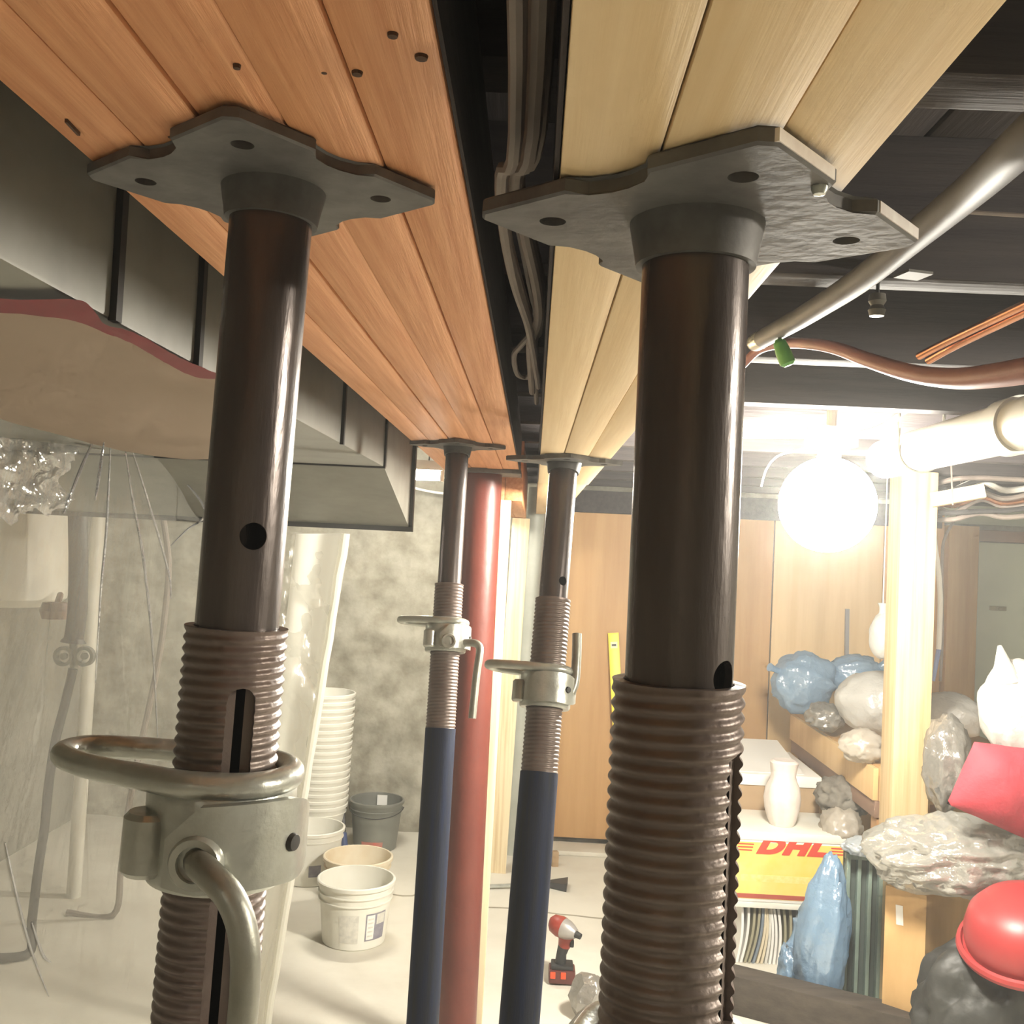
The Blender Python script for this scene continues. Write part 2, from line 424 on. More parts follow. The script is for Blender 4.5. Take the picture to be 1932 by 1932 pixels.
# ------------------------------------------------------------------ laminated beams
GZ, BZ = 1.715, 1.660           # undersides
def planks(root, xs, y0, y1, z0, z1, m, name='plank', jit=0.0015):
    for a, b in zip(xs, xs[1:]):
        j = R.uniform(-jit, jit)
        obj(name, MB().span((a+0.0004, y0, z0+j), (b-0.0004, y1, z1), 0.0012), m, root)
g = thing('wooden_girder', 'wide orange-toned laminated wooden girder, left of the dark gap overhead', 'beam', (-0.153, 1.0, GZ))
gx = [-0.270, -0.228, -0.184, -0.139, -0.0955, -0.051]
planks(g, gx, -1.2, 2.93, GZ, JZ, WOOD_OR)
sf = obj('side_face', MB().span((gx[-1]+0.0002, -1.2, GZ+0.0015), (gx[-1]+0.0022, 2.93, JZ-0.001)), BOARD_DK, g); sf['label'] = 'dark side of the girder'  # thin dark sheet along the girder's right side
KN = mat('dark_knot', (0.10, 0.045, 0.02), 0.7, var=(0.06, 0.03, 0.015), scale=60)
for px, py, r in ((741, 64, .0022), (795, 106, .0028), (674, 136, .0024), (612, 133, .0014), (447, 124, .0017), (322, 255, .0014)):
    q = Pz(px, py, GZ)
    obj('knot', MB().lathe([(0, -0.0017), (r, -0.0014), (r*1.2, 0.001)], 10, Matrix.Translation((q.x, q.y, GZ))), KN, g)
a, b = Pz(125, 222, GZ), Pz(149, 248, GZ)
obj('split', MB().bar(a+Vector((0, 0, -0.0005)), b+Vector((0, 0, -0.0005)), 0.0016, 0.004), KN, g)

b2 = thing('wooden_beam', 'pale yellow three-plank wooden beam, right of the dark gap overhead', 'beam', (0.073, 1.0, BZ))
bx = [0.0035, 0.0435, 0.0855, 0.1265]
sf = obj('side_face', MB().span((bx[0]-0.0022, -1.2, BZ+0.002), (bx[0]-0.0002, 2.46, JZ-0.001)), BOARD_DK, b2); sf['label'] = 'dark side of the beam'  # thin dark sheet along the beam's left side
planks(b2, bx, -1.2, 2.46, BZ, JZ, WOOD_YE)
# what carries on behind the far posts
eg = thing('header_beam', 'orange wooden header beyond the red column, lower than the girder', 'beam', (-0.13, 3.8, 1.643))
planks(eg, [-0.205, -0.150, -0.094, -0.042], 3.02, 4.78, 1.640, JZ, WOOD_OR)
eb = thing('rear_beam', 'far pale beam spliced on behind the right-hand blue post', 'beam', (0.07, 3.4, BZ))
planks(eb, [0.003, 0.043, 0.085, 0.1265], 2.47, 4.78, BZ+0.004, JZ, WOOD_YE)

# ------------------------------------------------------------------ steel shoring posts
def nice(pts, n, closed=True): return smooth_path(pts, n, closed)
def head_outline(s=0.150, notch=0.012):
    """square plate with a stepped notch half way along each side"""
    h = s/2; cs = [(-h, -h), (h, -h), (h, h), (-h, h)]; out = []
    for i in range(4):
        a, b = Vector((*cs[i], 0)), Vector((*cs[(i+1) % 4], 0)); d = (b-a).normalized(); nrm = Vector((-d.y, d.x, 0)); L = (b-a).length
        c = 0.006
        for t, k in ((c/L, 0), (0.36, 0), (0.40, 0.75), (0.47, 1.0), (0.53, 1.0), (0.60, 0.75), (0.64, 0)):
            q = a+d*(t*L)+nrm*(k*notch); out.append((q.x, q.y))
        q = a+d*(L-c); out.append((q.x, q.y))
    return out
def jack_post(A, B, ztop, label, blue=False, seg=64, y_thread=None, y_nut=None, y_blue=None, y_hole=None, holeang=0,
              headrot=0, headoff=(0, 0), slot=None, slotang=0, looprot=180, pin=None, nutrot=0, thread_end=None, nut_drop=0.0, edge_lit=False):
    """A and B: two points on the leaning axis; the rest is measured along it from the foot."""
    A, B = Vector(A), Vector(B); d = (A-B).normalized()
    foot = B-d*(B.z/d.z); top = B+d*((ztop-B.z)/d.z); L = (top-foot).length
    zc = d; yc = zc.cross(Vector((1, 0, 0))).normalized(); xc = yc.cross(zc)
    M = Matrix((xc, yc, zc)).transposed().to_4x4(); M.translation = foot
    def along(py):                       # height on the axis seen at picture row py
        lo, hi = 0.0, L
        for _ in range(50):
            m = (lo+hi)/2
            if proj(foot+d*m)[1] > py: lo = m
            else: hi = m
        return m
    t = thing('jack_post', label, 'post', foot, 'adjustable shoring posts under the beams'); t.rotation_euler = M.to_euler()
    ri, ro, pitch = 0.02415, 0.0298, 0.0066
    zt = along(y_thread); zn = along(y_nut)
    # head plate, level under the beam even where the post leans
    inv = M.inverted().to_3x3()
    TH = 0.0075
    Mh = Matrix.Translation((headoff[0], headoff[1], L-TH-0.0015)) @ Matrix.Rotation(math.radians(headrot), 4, 'Z')
    Mtilt = Matrix.Translation((0, 0, L)) @ inv.to_4x4() @ Matrix.Translation((0, 0, -L))
    plate = MB().prism(head_outline(), 0, TH, Mtilt @ Mh)
    bmesh.ops.bevel(plate.bm, geom=[e for e in plate.bm.edges if abs((e.verts[0].co-e.verts[1].co).z) < 0.003], offset=0.0012, segments=1, affect='EDGES')
    hp = obj('head_plate', plate, CAST, t, local=True)
    holes = []
    for sx, sy in ((1, 1), (1, -1), (-1, 1), (-1, -1)):
        holes.append(MB().lathe([(0, -0.02), (0.0062, -0.02), (0.0062, 0.03), (0, 0.03)], 18, Mtilt @ Mh @ Matrix.Translation((sx*0.049, sy*0.049, 0))))
    cut(hp, holes)
    if edge_lit:  # pale strips paint in the strong light on this plate edge
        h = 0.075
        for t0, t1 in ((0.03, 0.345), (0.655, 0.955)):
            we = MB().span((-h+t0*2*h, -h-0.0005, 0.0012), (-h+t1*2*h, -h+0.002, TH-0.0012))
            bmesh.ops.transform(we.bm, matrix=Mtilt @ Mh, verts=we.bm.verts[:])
            w = obj('lit_edge', we, mat('lit_edge_paint', (0.78, 0.74, 0.68), 0.5, 0.1, var=(0.62, 0.55, 0.5), scale=60), t, local=True)
            w['label'] = 'edge of the head plate with its light painted on'
    obj('socket', MB().lathe([(0.0238, 0), (0.0272, 0), (0.0285, 0.008), (0.031, 0.021), (0.0238, 0.021)], 40, Matrix.Translation((0, 0, L-TH-0.021)), True), CAST, t, local=True)
    # inner tube, hollow
    it = MB().lathe([(ri, zt-0.30), (ri, L-TH), (ri-0.0035, L-TH), (ri-0.0035, zt-0.30)], seg, closed=True)
    it = obj('inner_tube', it, STEEL, t, local=True)
    if y_hole:
        zh = along(y_hole)
        a = math.radians(holeang)
        Mx = Matrix.Translation((0, 0, zh)) @ Matrix.Rotation(a, 4, 'Z') @ Matrix.Rotation(math.pi/2, 4, 'Y')
        cut(it, [MB().lathe([(0, 0.005), (0.0078, 0.005), (0.0078, 0.04), (0, 0.04)], 24, Mx)])
    # threaded sleeve: a real helix
    z0 = along(thread_end) if thread_end else max(0.35, zn-0.22)
    spp = 8 if seg > 40 else 5
    n = int((zt-z0)/pitch*spp); mb = MB(); rings = []
    for i in range(n+1):
        z = z0+(zt-z0)*i/n; ring = []
        for j in range(seg):
            q = 2*math.pi*j/seg; ph = (z/pitch-q/(2*math.pi)) % 1.0
            k = min(1, max(0, (abs(ph-0.5)*2-0.18)*1.5))
            e = min(1, (zt-z)/pitch*1.5)
            r = ro-0.0016*k*e
            ring.append(mb.bm.verts.new((r*math.cos(q), r*math.sin(q), z)))
        rings.append(ring)
    rb = ri+0.0007
    bot = [mb.bm.verts.new((rb*math.cos(2*math.pi*j/seg), rb*math.sin(2*math.pi*j/seg), z0)) for j in range(seg)]
    tp = [mb.bm.verts.new((rb*math.cos(2*math.pi*j/seg), rb*math.sin(2*math.pi*j/seg), zt)) for j in range(seg)]
    rings = rings+[tp, bot]; k = len(rings)
    for i in range(k):
        for j in range(seg):
            mb.bm.faces.new((rings[i][j], rings[i][(j+1) % seg], rings[(i+1) % k][(j+1) % seg], rings[(i+1) % k][j]))
    th = obj('threaded_sleeve', mb, THREAD, t, local=True, angle=60)
    if slot:
        za, zb = along(slot[1]), along(slot[0]); a = math.radians(slotang); w = 0.0080
        Mz = Matrix.Rotation(a, 4, 'Z') @ Matrix.Rotation(math.pi/2, 4, 'Y')
        pl = [(-za, -w), (-za, w)]+[(-zb+w-w*math.cos(q) - w + 0.0, 0) for q in []]
        poly = [(-za, -w), (-zb+w, -w)]+[(-zb+w-w*math.sin(q), -w*math.cos(q)) for q in [math.pi*s/8 for s in range(1, 8)]]+[(-zb+w, w), (-za, w)]
        cut(th, [MB().prism(poly, 0.0247, 0.05, Mz)])
        # the inner tube has its own pin slot just inside
        cut(it, [MB().prism([(x, y*0.82) for x, y in poly], 0.012, 0.03, Mz)])
    # lower painted tube and foot
    lt = MB().lathe([(0.03015, 0.008), (0.03015, z0+0.004), (0.0262, z0+0.004), (0.0262, 0.008)], seg, closed=True)
    obj('outer_tube', lt, BLUE if blue else THREAD, t, local=True)
    bp = MB().box((0, 0, 0.0), (0.13, 0.13, 0.008), None, 0.001)
    bmesh.ops.transform(bp.bm, matrix=inv.to_4x4(), verts=bp.bm.verts[:])
    bmesh.ops.translate(bp.bm, verts=bp.bm.verts[:], vec=(0, 0, 0.004))
    obj('base_plate', bp, CAST, t, local=True)
    # zinc collar nut with its pocket and lugs
    Mn = Matrix.Translation((0, 0, zn-nut_drop)) @ Matrix.Rotation(math.radians(nutrot), 4, 'Z')
    c = MB().lathe([(0.0308, -0.046), (0.0395, -0.046), (0.0412, -0.043), (0.0412, -0.012), (0.0425, -0.006), (0.0425, 0.006), (0.041, 0.009), (0.0308, 0.009)], 48, Mn, True)
    nut = obj('collar_nut', c, ZINC, t, local=True)
    lug = MB().lathe([(0, -0.040), (0.011, -0.040), (0.0135, -0.037), (0.0135, -0.008), (0.011, -0.005), (0, -0.005)], 20, Mn @ Matrix.Translation((-0.033, -0.026, 0)))
    obj('lug', lug, ZINC, nut, local=True)
    # wrap-round strap: starts flat in front, ends in a rounded ear with a hole on the right
    st = MB(); rows = []
    ns = 22
    for i in range(ns+1):
        q = math.radians(-108+118*i/ns); r = 0.0445
        hgt = 0.0235*(1-max(0, (i-ns*0.72)/(ns*0.28))**2*0.35)
        lift = 0.004*math.sin(math.pi*i/ns)
        zc_ = -0.020+lift
        if i < 4: hgt *= 0.55+0.45*i/4; zc_ -= 0.006*(1-i/4)
        rows.append([(r*math.cos(q), r*math.sin(q), zc_-hgt), (r*math.cos(q), r*math.sin(q), zc_+hgt),
                     ((r+0.006)*math.cos(q), (r+0.006)*math.sin(q), zc_+hgt), ((r+0.006)*math.cos(q), (r+0.006)*math.sin(q), zc_-hgt)])
    vv = [[st.bm.verts.new(Mn @ Vector(p)) for p in row] for row in rows]
    for i in range(ns):
        for j in range(4): st.bm.faces.new((vv[i][j], vv[i][(j+1) % 4], vv[i+1][(j+1) % 4], vv[i+1][j]))
    st.bm.faces.new(vv[0]); st.bm.faces.new(vv[-1][::-1])
    so = obj('strap', st, ZINC, nut, local=True)
    so.data.update()
    obj('rivet', MB().lathe([(0, 0.0535), (0.0045, 0.053), (0.0055, 0.050), (0.0055, 0.046)], 14, Mn @ Matrix.Rotation(math.radians(-22), 4, 'Z') @ Matrix.Translation((0, 0, -0.018)) @ Matrix.Rotation(math.pi/2, 4, 'Y')), CABLE_K, nut, local=True)
    if pin and pin[0][1] < -20:
        Mb_ = Mn @ Matrix.Translation((0.003, -0.040, pin[0][2]/1000)) @ Matrix.Rotation(math.pi/2, 4, 'X')
        obj('pin_boss', MB().lathe([(0.0098, -0.006), (0.0148, -0.006), (0.0148, 0.012), (0.0135, 0.014), (0.0098, 0.014)], 24, Mb_, True), ZINC, nut, local=True)
    # open loop handle lying on the nut
    lp = [(97, 0, 3), (91, 15, 3), (70, 27, 2), (35, 35, 1), (4, 38.5, 0), (-27, 28, 0), (-38.5, 0, 0), (-27, -28, 0), (4, -38.5, 0), (35, -35, 1), (70, -27, 2), (91, -15, 3)]
    Ml = Matrix.Translation((0, 0, zn-nut_drop+0.014)) @ Matrix.Rotation(math.radians(looprot), 4, 'Z')
    lp = [Ml @ Vector((x/1000, y/1000, z/1000)) for x, y, z in lp]
    pts = nice(lp, 5)
    obj('loop_handle', MB().tube(pts, [0.0070+0.0022*max(0, 1-(p-Vector((0, 0, zn))).length/0.06) for p in pts], 14, True), ZINC, t, local=True)
    if pin:
        pp = smooth_path([Mn @ Vector((x/1000, y/1000, z/1000)) for x, y, z in pin], 5)
        obj('pin', MB().tube(pp, 0.0078, 14), mat('galvanised_rod', (0.42, 0.42, 0.37), 0.4, 0.65, var=(0.30, 0.30, 0.25), scale=14, bump=0.1, bscale=60), t, local=True)
    return t, M, L

hook = [(2, -30, -24), (4, -50, -23), (14, -62, -25), (28, -68, -34), (37, -70, -52), (40, -70, -80), (39, -70, -130), (38, -70, -205)]
jack_post(P(513, 400, .592), P(391, 1850, .592), GZ, 'dark steel jack post nearest on the left, under the orange girder, with zinc loop handle',
          y_thread=1182, y_nut=1500, y_hole=1010, holeang=-62, headrot=50.8, headoff=(-0.006, 0.0), slot=(1284, 2000), slotang=-62, looprot=176, pin=hook)
jr, Mr, Lr = jack_post(P(1314, 450, .458), P(1257, 1850, .458), BZ, 'thick dark jack post nearest on the right, under the yellow beam',
          y_thread=1285, y_nut=2045, y_hole=1268, holeang=-42, headrot=49.5, headoff=(0.003, 0.008), slot=(1402, 1905), slotang=-30, edge_lit=True, looprot=-96, nutrot=60)
q = Mr.inverted() @ Pz(1546, 357, BZ-0.010)
obj('nail_head', MB().lathe([(0, -0.003), (0.0024, -0.0022), (0.0034, 0), (0.0034, 0.002), (0, 0.002)], 14, Matrix.Translation(q)), ZINC, jr, local=True)
hook2 = [(30, -30, -28), (52, -40, -28), (64, -42, -34), (66, -42, -50), (62, -42, -90), (58, -42, -175)]
jack_post(P(860, 900, 2.11), P(799, 1900, 1.90), GZ, 'blue-footed jack post left of the red column, loop handle turned left', blue=True, seg=32,
          y_thread=1103, y_nut=1188, y_hole=None, headrot=48, looprot=172, pin=hook2, nutrot=8, thread_end=1378)
hook3 = [(44, 0, -20), (48, 4, 0), (47, 6, 40), (44, 8, 78)]
jack_post(P(1062, 900, 1.745), P(982, 1900, 1.52), BZ, 'blue-footed jack post right of the red column, front of the pale stud', blue=True, seg=32,
          y_thread=1132, y_nut=1283, y_hole=1100, holeang=-55, headrot=47, looprot=178, pin=hook3, nutrot=-25, thread_end=1462)

# ------------------------------------------------------------------ red column and the studs beside it
yc = 2.86
pt, pb = P(910, 905, yc), P(862, 1900, yc-0.02)
dcol = (pt-pb).normalized(); fc = pb-dcol*(pb.z/dcol.z); tc_ = pb+dcol*((GZ-0.012-pb.z)/dcol.z)
t = thing('steel_column', 'rust-red round steel column under the orange girder', 'column', fc)
obj('shaft', MB().tube([fc+Vector((0, 0, 0.012)), tc_], 0.056, 48), REDP, t)
obj('cap_plate', MB().box((tc_.x+0.01, tc_.y, GZ-0.006), (0.20, 0.16, 0.012), None, 0.001), CAST, t)
obj('foot_plate', MB().box((fc.x, fc.y, 0.006), (0.20, 0.20, 0.012), None, 0.001), CAST, t)
a, b = P(952, 960, 2.97), P(899, 1900, 2.97)
dd = (a-b).normalized(); f0 = b-dd*(b.z/dd.z); f1 = b+dd*((1.638-b.z)/dd.z)
tag(obj('wall_stud', MB().bar(f0+Vector((-0.02, 0.02, 0)), f1+Vector((-0.02, 0.02, 0)), 0.076, 0.038, (0, 1, 0), 0.002), WOOD_UP), 'pale narrow stud edge standing right against the red column', 'stud')
a, b = P(983, 985, 4.70), P(938, 1636, 4.70)
dd = (a-b).normalized(); f0 = b-dd*(b.z/dd.z); f1 = b+dd*((1.636-b.z)/dd.z)
tag(obj('wall_stud', MB().bar(f0, f1, 0.082, 0.038, (0, 1, 0), 0.002), WOOD_UP), 'broad pale stud under the far header, between red column and right blue post', 'stud')
a, b = P(1010, 990, 5.0), P(965, 1610, 5.0)
dd = (a-b).normalized(); f0 = b-dd*(b.z/dd.z); f1 = b+dd*((1.80-b.z)/dd.z)
tag(obj('vent_pipe', MB().tube([f0, f1], 0.045, 20), mat('grey_vent_pipe', (0.40, 0.41, 0.36), 0.5, var=(0.33, 0.34, 0.29), scale=6)), 'grey upright drain pipe behind the right blue post', 'pipe')
# ------------------------------------------------------------------ duct on the left
XD = -0.365
zb = Px(640, 835, XD).z
y_t = Px(724, 882, XD).y
pe = Px(771, 994, XD); y_e, z_e = pe.y, pe.z
XW = -1.42
t = thing('air_duct', 'long grey sheet-metal air duct hung left of the orange girder', 'duct', ((XD+XW)/2, 1.2, z_e))
ZT = 1.985
obj('trunk', MB().span((XW, -1.2, zb), (XD, y_t-0.002, ZT), 0.003), GALV, t)
obj('drop_section', MB().hexa([(XW, y_t, zb), (XD, y_t, zb), (XD, y_e, z_e), (XW, y_e, z_e), (XW, y_t, ZT), (XD, y_t, ZT), (XD, y_e, ZT), (XW, y_e, ZT)]), GALV, t)
fl_ = MB().span((XW-0.012, y_e, z_e-0.014), (XD+0.010, y_e+0.03, z_e+0.004)).span((XD-0.004, y_e, z_e), (XD+0.010, y_e+0.03, ZT))
obj('end_flange', fl_, GALV_D, t)
for px, py in ((212, 590), (368, 690), (643, 836)):
    y = Px(px, py, XD).y
    obj('seam', MB().span((XD-0.001, y-0.006, zb-0.002), (XD+0.006, y+0.006, ZT)), GALV_D, t)
obj('seam', MB().span((XW, y_t-0.008, zb-0.004), (XD+0.004, y_t+0.008, zb+0.003)).span((XD-0.002, y_t-0.008, zb), (XD+0.005, y_t+0.008, ZT)), GALV_D, t)

# ------------------------------------------------------------------ dust sheet taped to the duct
zf = zb-0.004
def between(top, bot, f=None, n=40, nv=8):
    tp, bt = smooth_path(top, 8), smooth_path(bot, 8)
    def at(path, u):
        q = u*(len(path)-1); i = min(int(q), len(path)-2); return path[i].lerp(path[i+1], q-i)
    def g(u, v):
        p = at(tp, u).lerp(at(bt, u), v)
        return p+(f(u, v, p) if f else Vector())
    return MB().grid(g, n, nv)
hang = [Pz(x, y, zf) for x, y in ((-260, 724), (-120, 752), (0, 790), (80, 812), (160, 832), (230, 850), (300, 866))]
seam_y = hang[-1].y
lipz = z_e-0.012
lip = [P(x, y, y_e+0.036) for x, y in ((392, 996), (460, 1002), (560, 1004), (662, 1006))]
sheet = thing('dust_sheet', 'clear plastic dust sheet hanging from the duct behind the left post', 'plastic sheet', (-1.2, 2.6, 0))
tape_hi = [Pz(x, y, zf) for x, y in ((-60, 552), (60, 556), (150, 556), (180, 580), (200, 603), (260, 622), (330, 662), (396, 692), (420, 700))]
tape_lo = [Pz(x, y, zf) for x, y in ((-60, 576), (40, 584), (110, 592), (150, 600), (190, 616), (250, 640), (310, 676), (366, 704), (420, 709))]
flap_lo = [Pz(x, y, zf) for x, y in ((-260, 724), (-120, 752), (0, 790), (120, 822), (230, 850), (330, 864), (424, 867))]
flap = between([p.copy() for p in tape_lo], flap_lo, lambda u, v, p: Vector((0, 0, -0.004*abs(noise.noise(p*9))-0.003*math.sin(math.pi*v))), 50, 24)
obj('taped_flap', flap, SHEET_F, sheet)
top = hang+lip
bot = [Pz(x, y, 0.012) for x, y in ((-420, 2330), (-230, 2270), (-60, 2190), (60, 2120), (150, 2070), (230, 2035), (290, 2010), (350, 1990), (400, 1975), (450, 1962), (505, 1950))]
def drape(u, v, p):
    w = math.sin(math.pi*min(1, v*1.02))
    a = noise.noise(Vector((u*11, v*0.8, 1.3)))*0.055*w
    fan = (u-0.42)/(0.25+v)          # creases that fan out from where the sheet is gathered
    b = abs(noise.noise(Vector((fan*9, v*0.35, 7.7))))*0.085*(0.25+0.75*w)
    c = noise.noise(Vector((u*38, v*5, 3)))*0.012
    return Vector((0.25*a, a-b+c, 0.0))
curt = obj('curtain', between(top, bot, drape, 150, 70), SHEET, sheet)
# rolled white hem down the right edge
hem_t = [P(x, 1007, y_e+0.032) for x in (560, 600, 640, 662)]
hem_b = [P(x, 1960, 3.02) for x in (452, 474, 492, 506)]
obj('folded_hem', between(hem_t, hem_b, lambda u, v, p: Vector((0, -0.012-0.006*math.sin(u*12), 0)), 30, 30), HEM, sheet)
hem2t = [P(x, 1007, y_e+0.02) for x in (640, 650, 663)]
hem2b = [P(x, 1960, 3.0) for x in (492, 500, 508)]
obj('hem_roll', MB().tube([P(652, 1007, y_e+0.012).lerp(P(499, 1960, 2.98), i/24)+Vector((0.004*noise.noise(Vector((i*.7, 0, 0))), 0, 0)) for i in range(25)], [0.013+0.003*noise.noise(Vector((i*.5, 3, 0))) for i in range(25)], 10), HEM, sheet)
from mathutils.bvhtree import BVHTree
_base = root_loc(curt)
_bv = BVHTree.FromPolygons([v.co+_base for v in curt.data.vertices], [p.vertices[:] for p in curt.data.polygons])
def on_sheet(x, y, last=[None]):
    d = ray(x, y).normalized(); h = _bv.ray_cast(CAM, d)[0]
    if h is None: h = P(x, y, last[0].y if last[0] else 2.4)
    last[0] = h
    return h-d*0.004
for cr in ([(176, 832), (150, 890), (120, 970)], [(196, 834), (188, 890), (180, 945)], [(209, 836), (205, 920), (200, 1010), (190, 1120), (180, 1290)],
           [(236, 845), (250, 940), (270, 1050), (288, 1220), (298, 1400)], [(250, 850), (284, 960), (318, 1080), (322, 1130)],
           [(300, 868), (350, 910), (388, 968), (352, 1000), (322, 1030)], [(10, 1590), (34, 1700), (58, 1790), (92, 1880)], [(60, 1740), (80, 1800), (96, 1816)]):
    cp = [on_sheet(q.x, q.y) for q in smooth_path([(x, y, 0) for x, y in cr], 6)]
    obj('crease', MB().tube(cp, [0.0007+0.0026*math.sin(math.pi*min(.97, (i+.6)/len(cp))) for i in range(len(cp))], 6), CRINK, sheet)
# crumpled film bunched under the duct, far left
def crumple(u, v):
    p = P(-40+(225-60*v+30*noise.noise(Vector((v*5, 1, 4))))*u, 772+235*v*(1-0.3*u+0.25*noise.noise(Vector((u*5, 2, 9))))+22*u, 1.93+0.25*u)
    d = noise.fractal(p*24, 1.0, 2.0, 4)*0.030+abs(noise.noise(p*46))*0.026
    q = p+Vector((0.35*noise.noise(p*21)*0.04, -0.03-d, 0.3*d))
    q.z = min(q.z, zf-0.002)
    return q
obj('crumpled_film', MB().grid(crumple, 60, 70), CRINK, sheet)
tp_ = tag(obj('red_tape', between(tape_hi, tape_lo, lambda u, v, p: Vector((0, 0, -0.0035-0.002*abs(noise.noise(p*40)))), 60, 4), REDTAPE), 'strip of red tape holding the plastic to the duct', 'tape')

# ------------------------------------------------------------------ what stands behind the sheet
p = P(10, 1040, 3.95)
zt_, zb_ = P(10, 925, 3.95).z, P(10, 1140, 3.95).z
t = thing('water_heater', 'white wall-hung water heater behind the plastic sheet', 'water heater', (p.x, 3.95, zb_))
obj('tank', MB().lathe([(0, zb_), (0.20, zb_), (0.235, zb_+0.03), (0.24, zb_+0.06), (0.24, zt_-0.09), (0, zt_-0.09)], 40, Matrix.Translation((p.x, 3.95, 0))), WHITE, t)
obj('band', MB().lathe([(0, zt_-0.09), (0.228, zt_-0.09), (0.228, zt_-0.055), (0, zt_-0.055)], 40, Matrix.Translation((p.x, 3.95, 0))), GALV_D, t)
obj('lid', MB().lathe([(0, zt_-0.055), (0.24, zt_-0.055), (0.24, zt_-0.02), (0.2, zt_+0.015), (0, zt_+0.03)], 40, Matrix.Translation((p.x, 3.95, 0))), WHITE, t)
obj('wall_bracket', MB().span((XL, 3.85, zb_+0.1), (p.x-0.2, 4.05, zb_+0.18)), GALV, t)
q = P(104, 1152, 3.72)
obj('valve', MB().lathe([(0, -0.03), (0.045, -0.03), (0.055, 0), (0.045, 0.03), (0, 0.03)], 16, Matrix.Translation(q)).tube([q, q+Vector((-0.05, 0.14, 0.05))], 0.012, 10), mat('brown_valve', (0.22, 0.14, 0.11), 0.6), t)
fp = [P(x, y, 3.62) for x, y in ((160, 850), (152, 900), (147, 960), (148, 1060), (146, 1150), (138, 1212))]
tag(obj('flue_pipe', MB().tube([Vector((fp[0].x, fp[0].y, ZC-0.001))]+smooth_path(fp, 5), [0.034]*26+[0.045]), CABLE_K), 'black pipe hanging down behind the plastic sheet', 'pipe')
gz = thing('gauge_pair', 'pair of round grey gauges under the black pipe behind the sheet', 'gauge', P(140, 1255, 3.6))
for x in (121, 160):
    c = P(x, 1238, 3.6)
    Mg = Matrix.Translation(c) @ Matrix.Rotation(math.pi/2, 4, 'X')
    obj('gauge', MB().lathe([(0.024, -0.012), (0.036, -0.012), (0.036, 0.012), (0.024, 0.012)], 20, Mg, True).lathe([(0, -0.006), (0.012, -0.006), (0.012, 0.010), (0, 0.010)], 14, Mg), GREYP, gz)
obj('stem', MB().tube([P(138, 1205, 3.61), P(140, 1262, 3.61)], 0.014, 10), GREYP, gz)
hp = [P(x, y, 3.55) for x, y in ((138, 1262), (122, 1330), (104, 1400), (92, 1480), (84, 1560), (72, 1640), (60, 1740))]+[Vector((P(55, 1800, 3.5).x, 3.5, 0.02)), Vector((P(10, 1800, 3.5).x, 3.45, 0.016))]
tag(obj('drain_hose', MB().tube(smooth_path(hp, 6), 0.016, 12), CABLE_K), 'dark hose dropping to the floor behind the plastic sheet', 'hose')
hp = [P(x, y, 3.9) for x, y in ((292, 880), (305, 960), (318, 1060), (312, 1150), (300, 1240), (280, 1340), (262, 1420), (240, 1540), (228, 1640))]
hp = [Vector((hp[0].x-0.02, 3.9, ZC-0.001))]+hp+[Vector((hp[-1].x-0.02, 3.9, 0.012)), Vector((hp[-1].x-0.2, 3.9, 0.012))]
tag(obj('dangling_cable', MB().tube(smooth_path(hp, 6), 0.012, 10), CABLE_G), 'thin brownish cable hanging right of the black pipe behind the sheet', 'cable')
a = P(190, 930, 4.1)  # white pipe added in place of light on the wall behind
tag(obj('light_gap_pipe', MB().tube([Vector((a.x, 4.1, ZC)), Vector((a.x-0.01, 4.1, 0.0))], 0.028, 16), WHITE), 'white upright pipe added for the bright gap of light behind the plastic sheet', 'pipe')

# ------------------------------------------------------------------ batten light by the stone wall
lx, ly, lz = P(800, 890, 4.15)
t = thing('batten_light', 'white batten light glowing beyond the duct by the stone wall', 'light', (lx, ly, 1.76))
x0, x1 = P(640, 890, 4.15).x, P(836, 890, 4.15).x
obj('housing', MB().span((x0, ly-0.03, 1.80), (x1, ly+0.03, 1.84), 0.003), WHITE, t)
obj('tube', MB().tube([(x0+0.01, ly, 1.778), (x1-0.01, ly, 1.778)], 0.019, 16), glow('batten_tube_light', (1.0, 0.95, 0.82), 95), t)
for x in (x0+0.06, x1-0.06): obj('hanger', MB().tube([(x, ly, 1.84), (x, ly, ZC)], 0.003, 6), CABLE_G, t)
for x in (x0+0.004, x1-0.004): obj('lampholder', MB().box((x, ly, 1.782), (0.012, 0.045, 0.05), None, 0.002), WHITE, t)
wp = [P(x, y, 5.0) for x, y in ((700, 905), (760, 915), (800, 925), (840, 931), (900, 934))]
tag(obj('sagging_cable', MB().tube([Vector((wp[0].x-0.1, 5.0, 1.9)), Vector((wp[0].x-0.1, 5.0, ZC))][::-1]+smooth_path(wp, 5)+[Vector((wp[-1].x+0.05, 5.0, 1.9)), Vector((wp[-1].x+0.05, 5.0, ZC))], 0.006, 8), CABLE_W), 'pale cable sagging along the top of the stone wall', 'cable')

ORD = ['first', 'second', 'third', 'fourth', 'fifth', 'sixth', 'seventh', 'eighth', 'ninth', 'tenth', 'eleventh', 'twelfth', 'thirteenth', 'fourteenth', 'fifteenth', 'sixteenth', 'seventeenth']
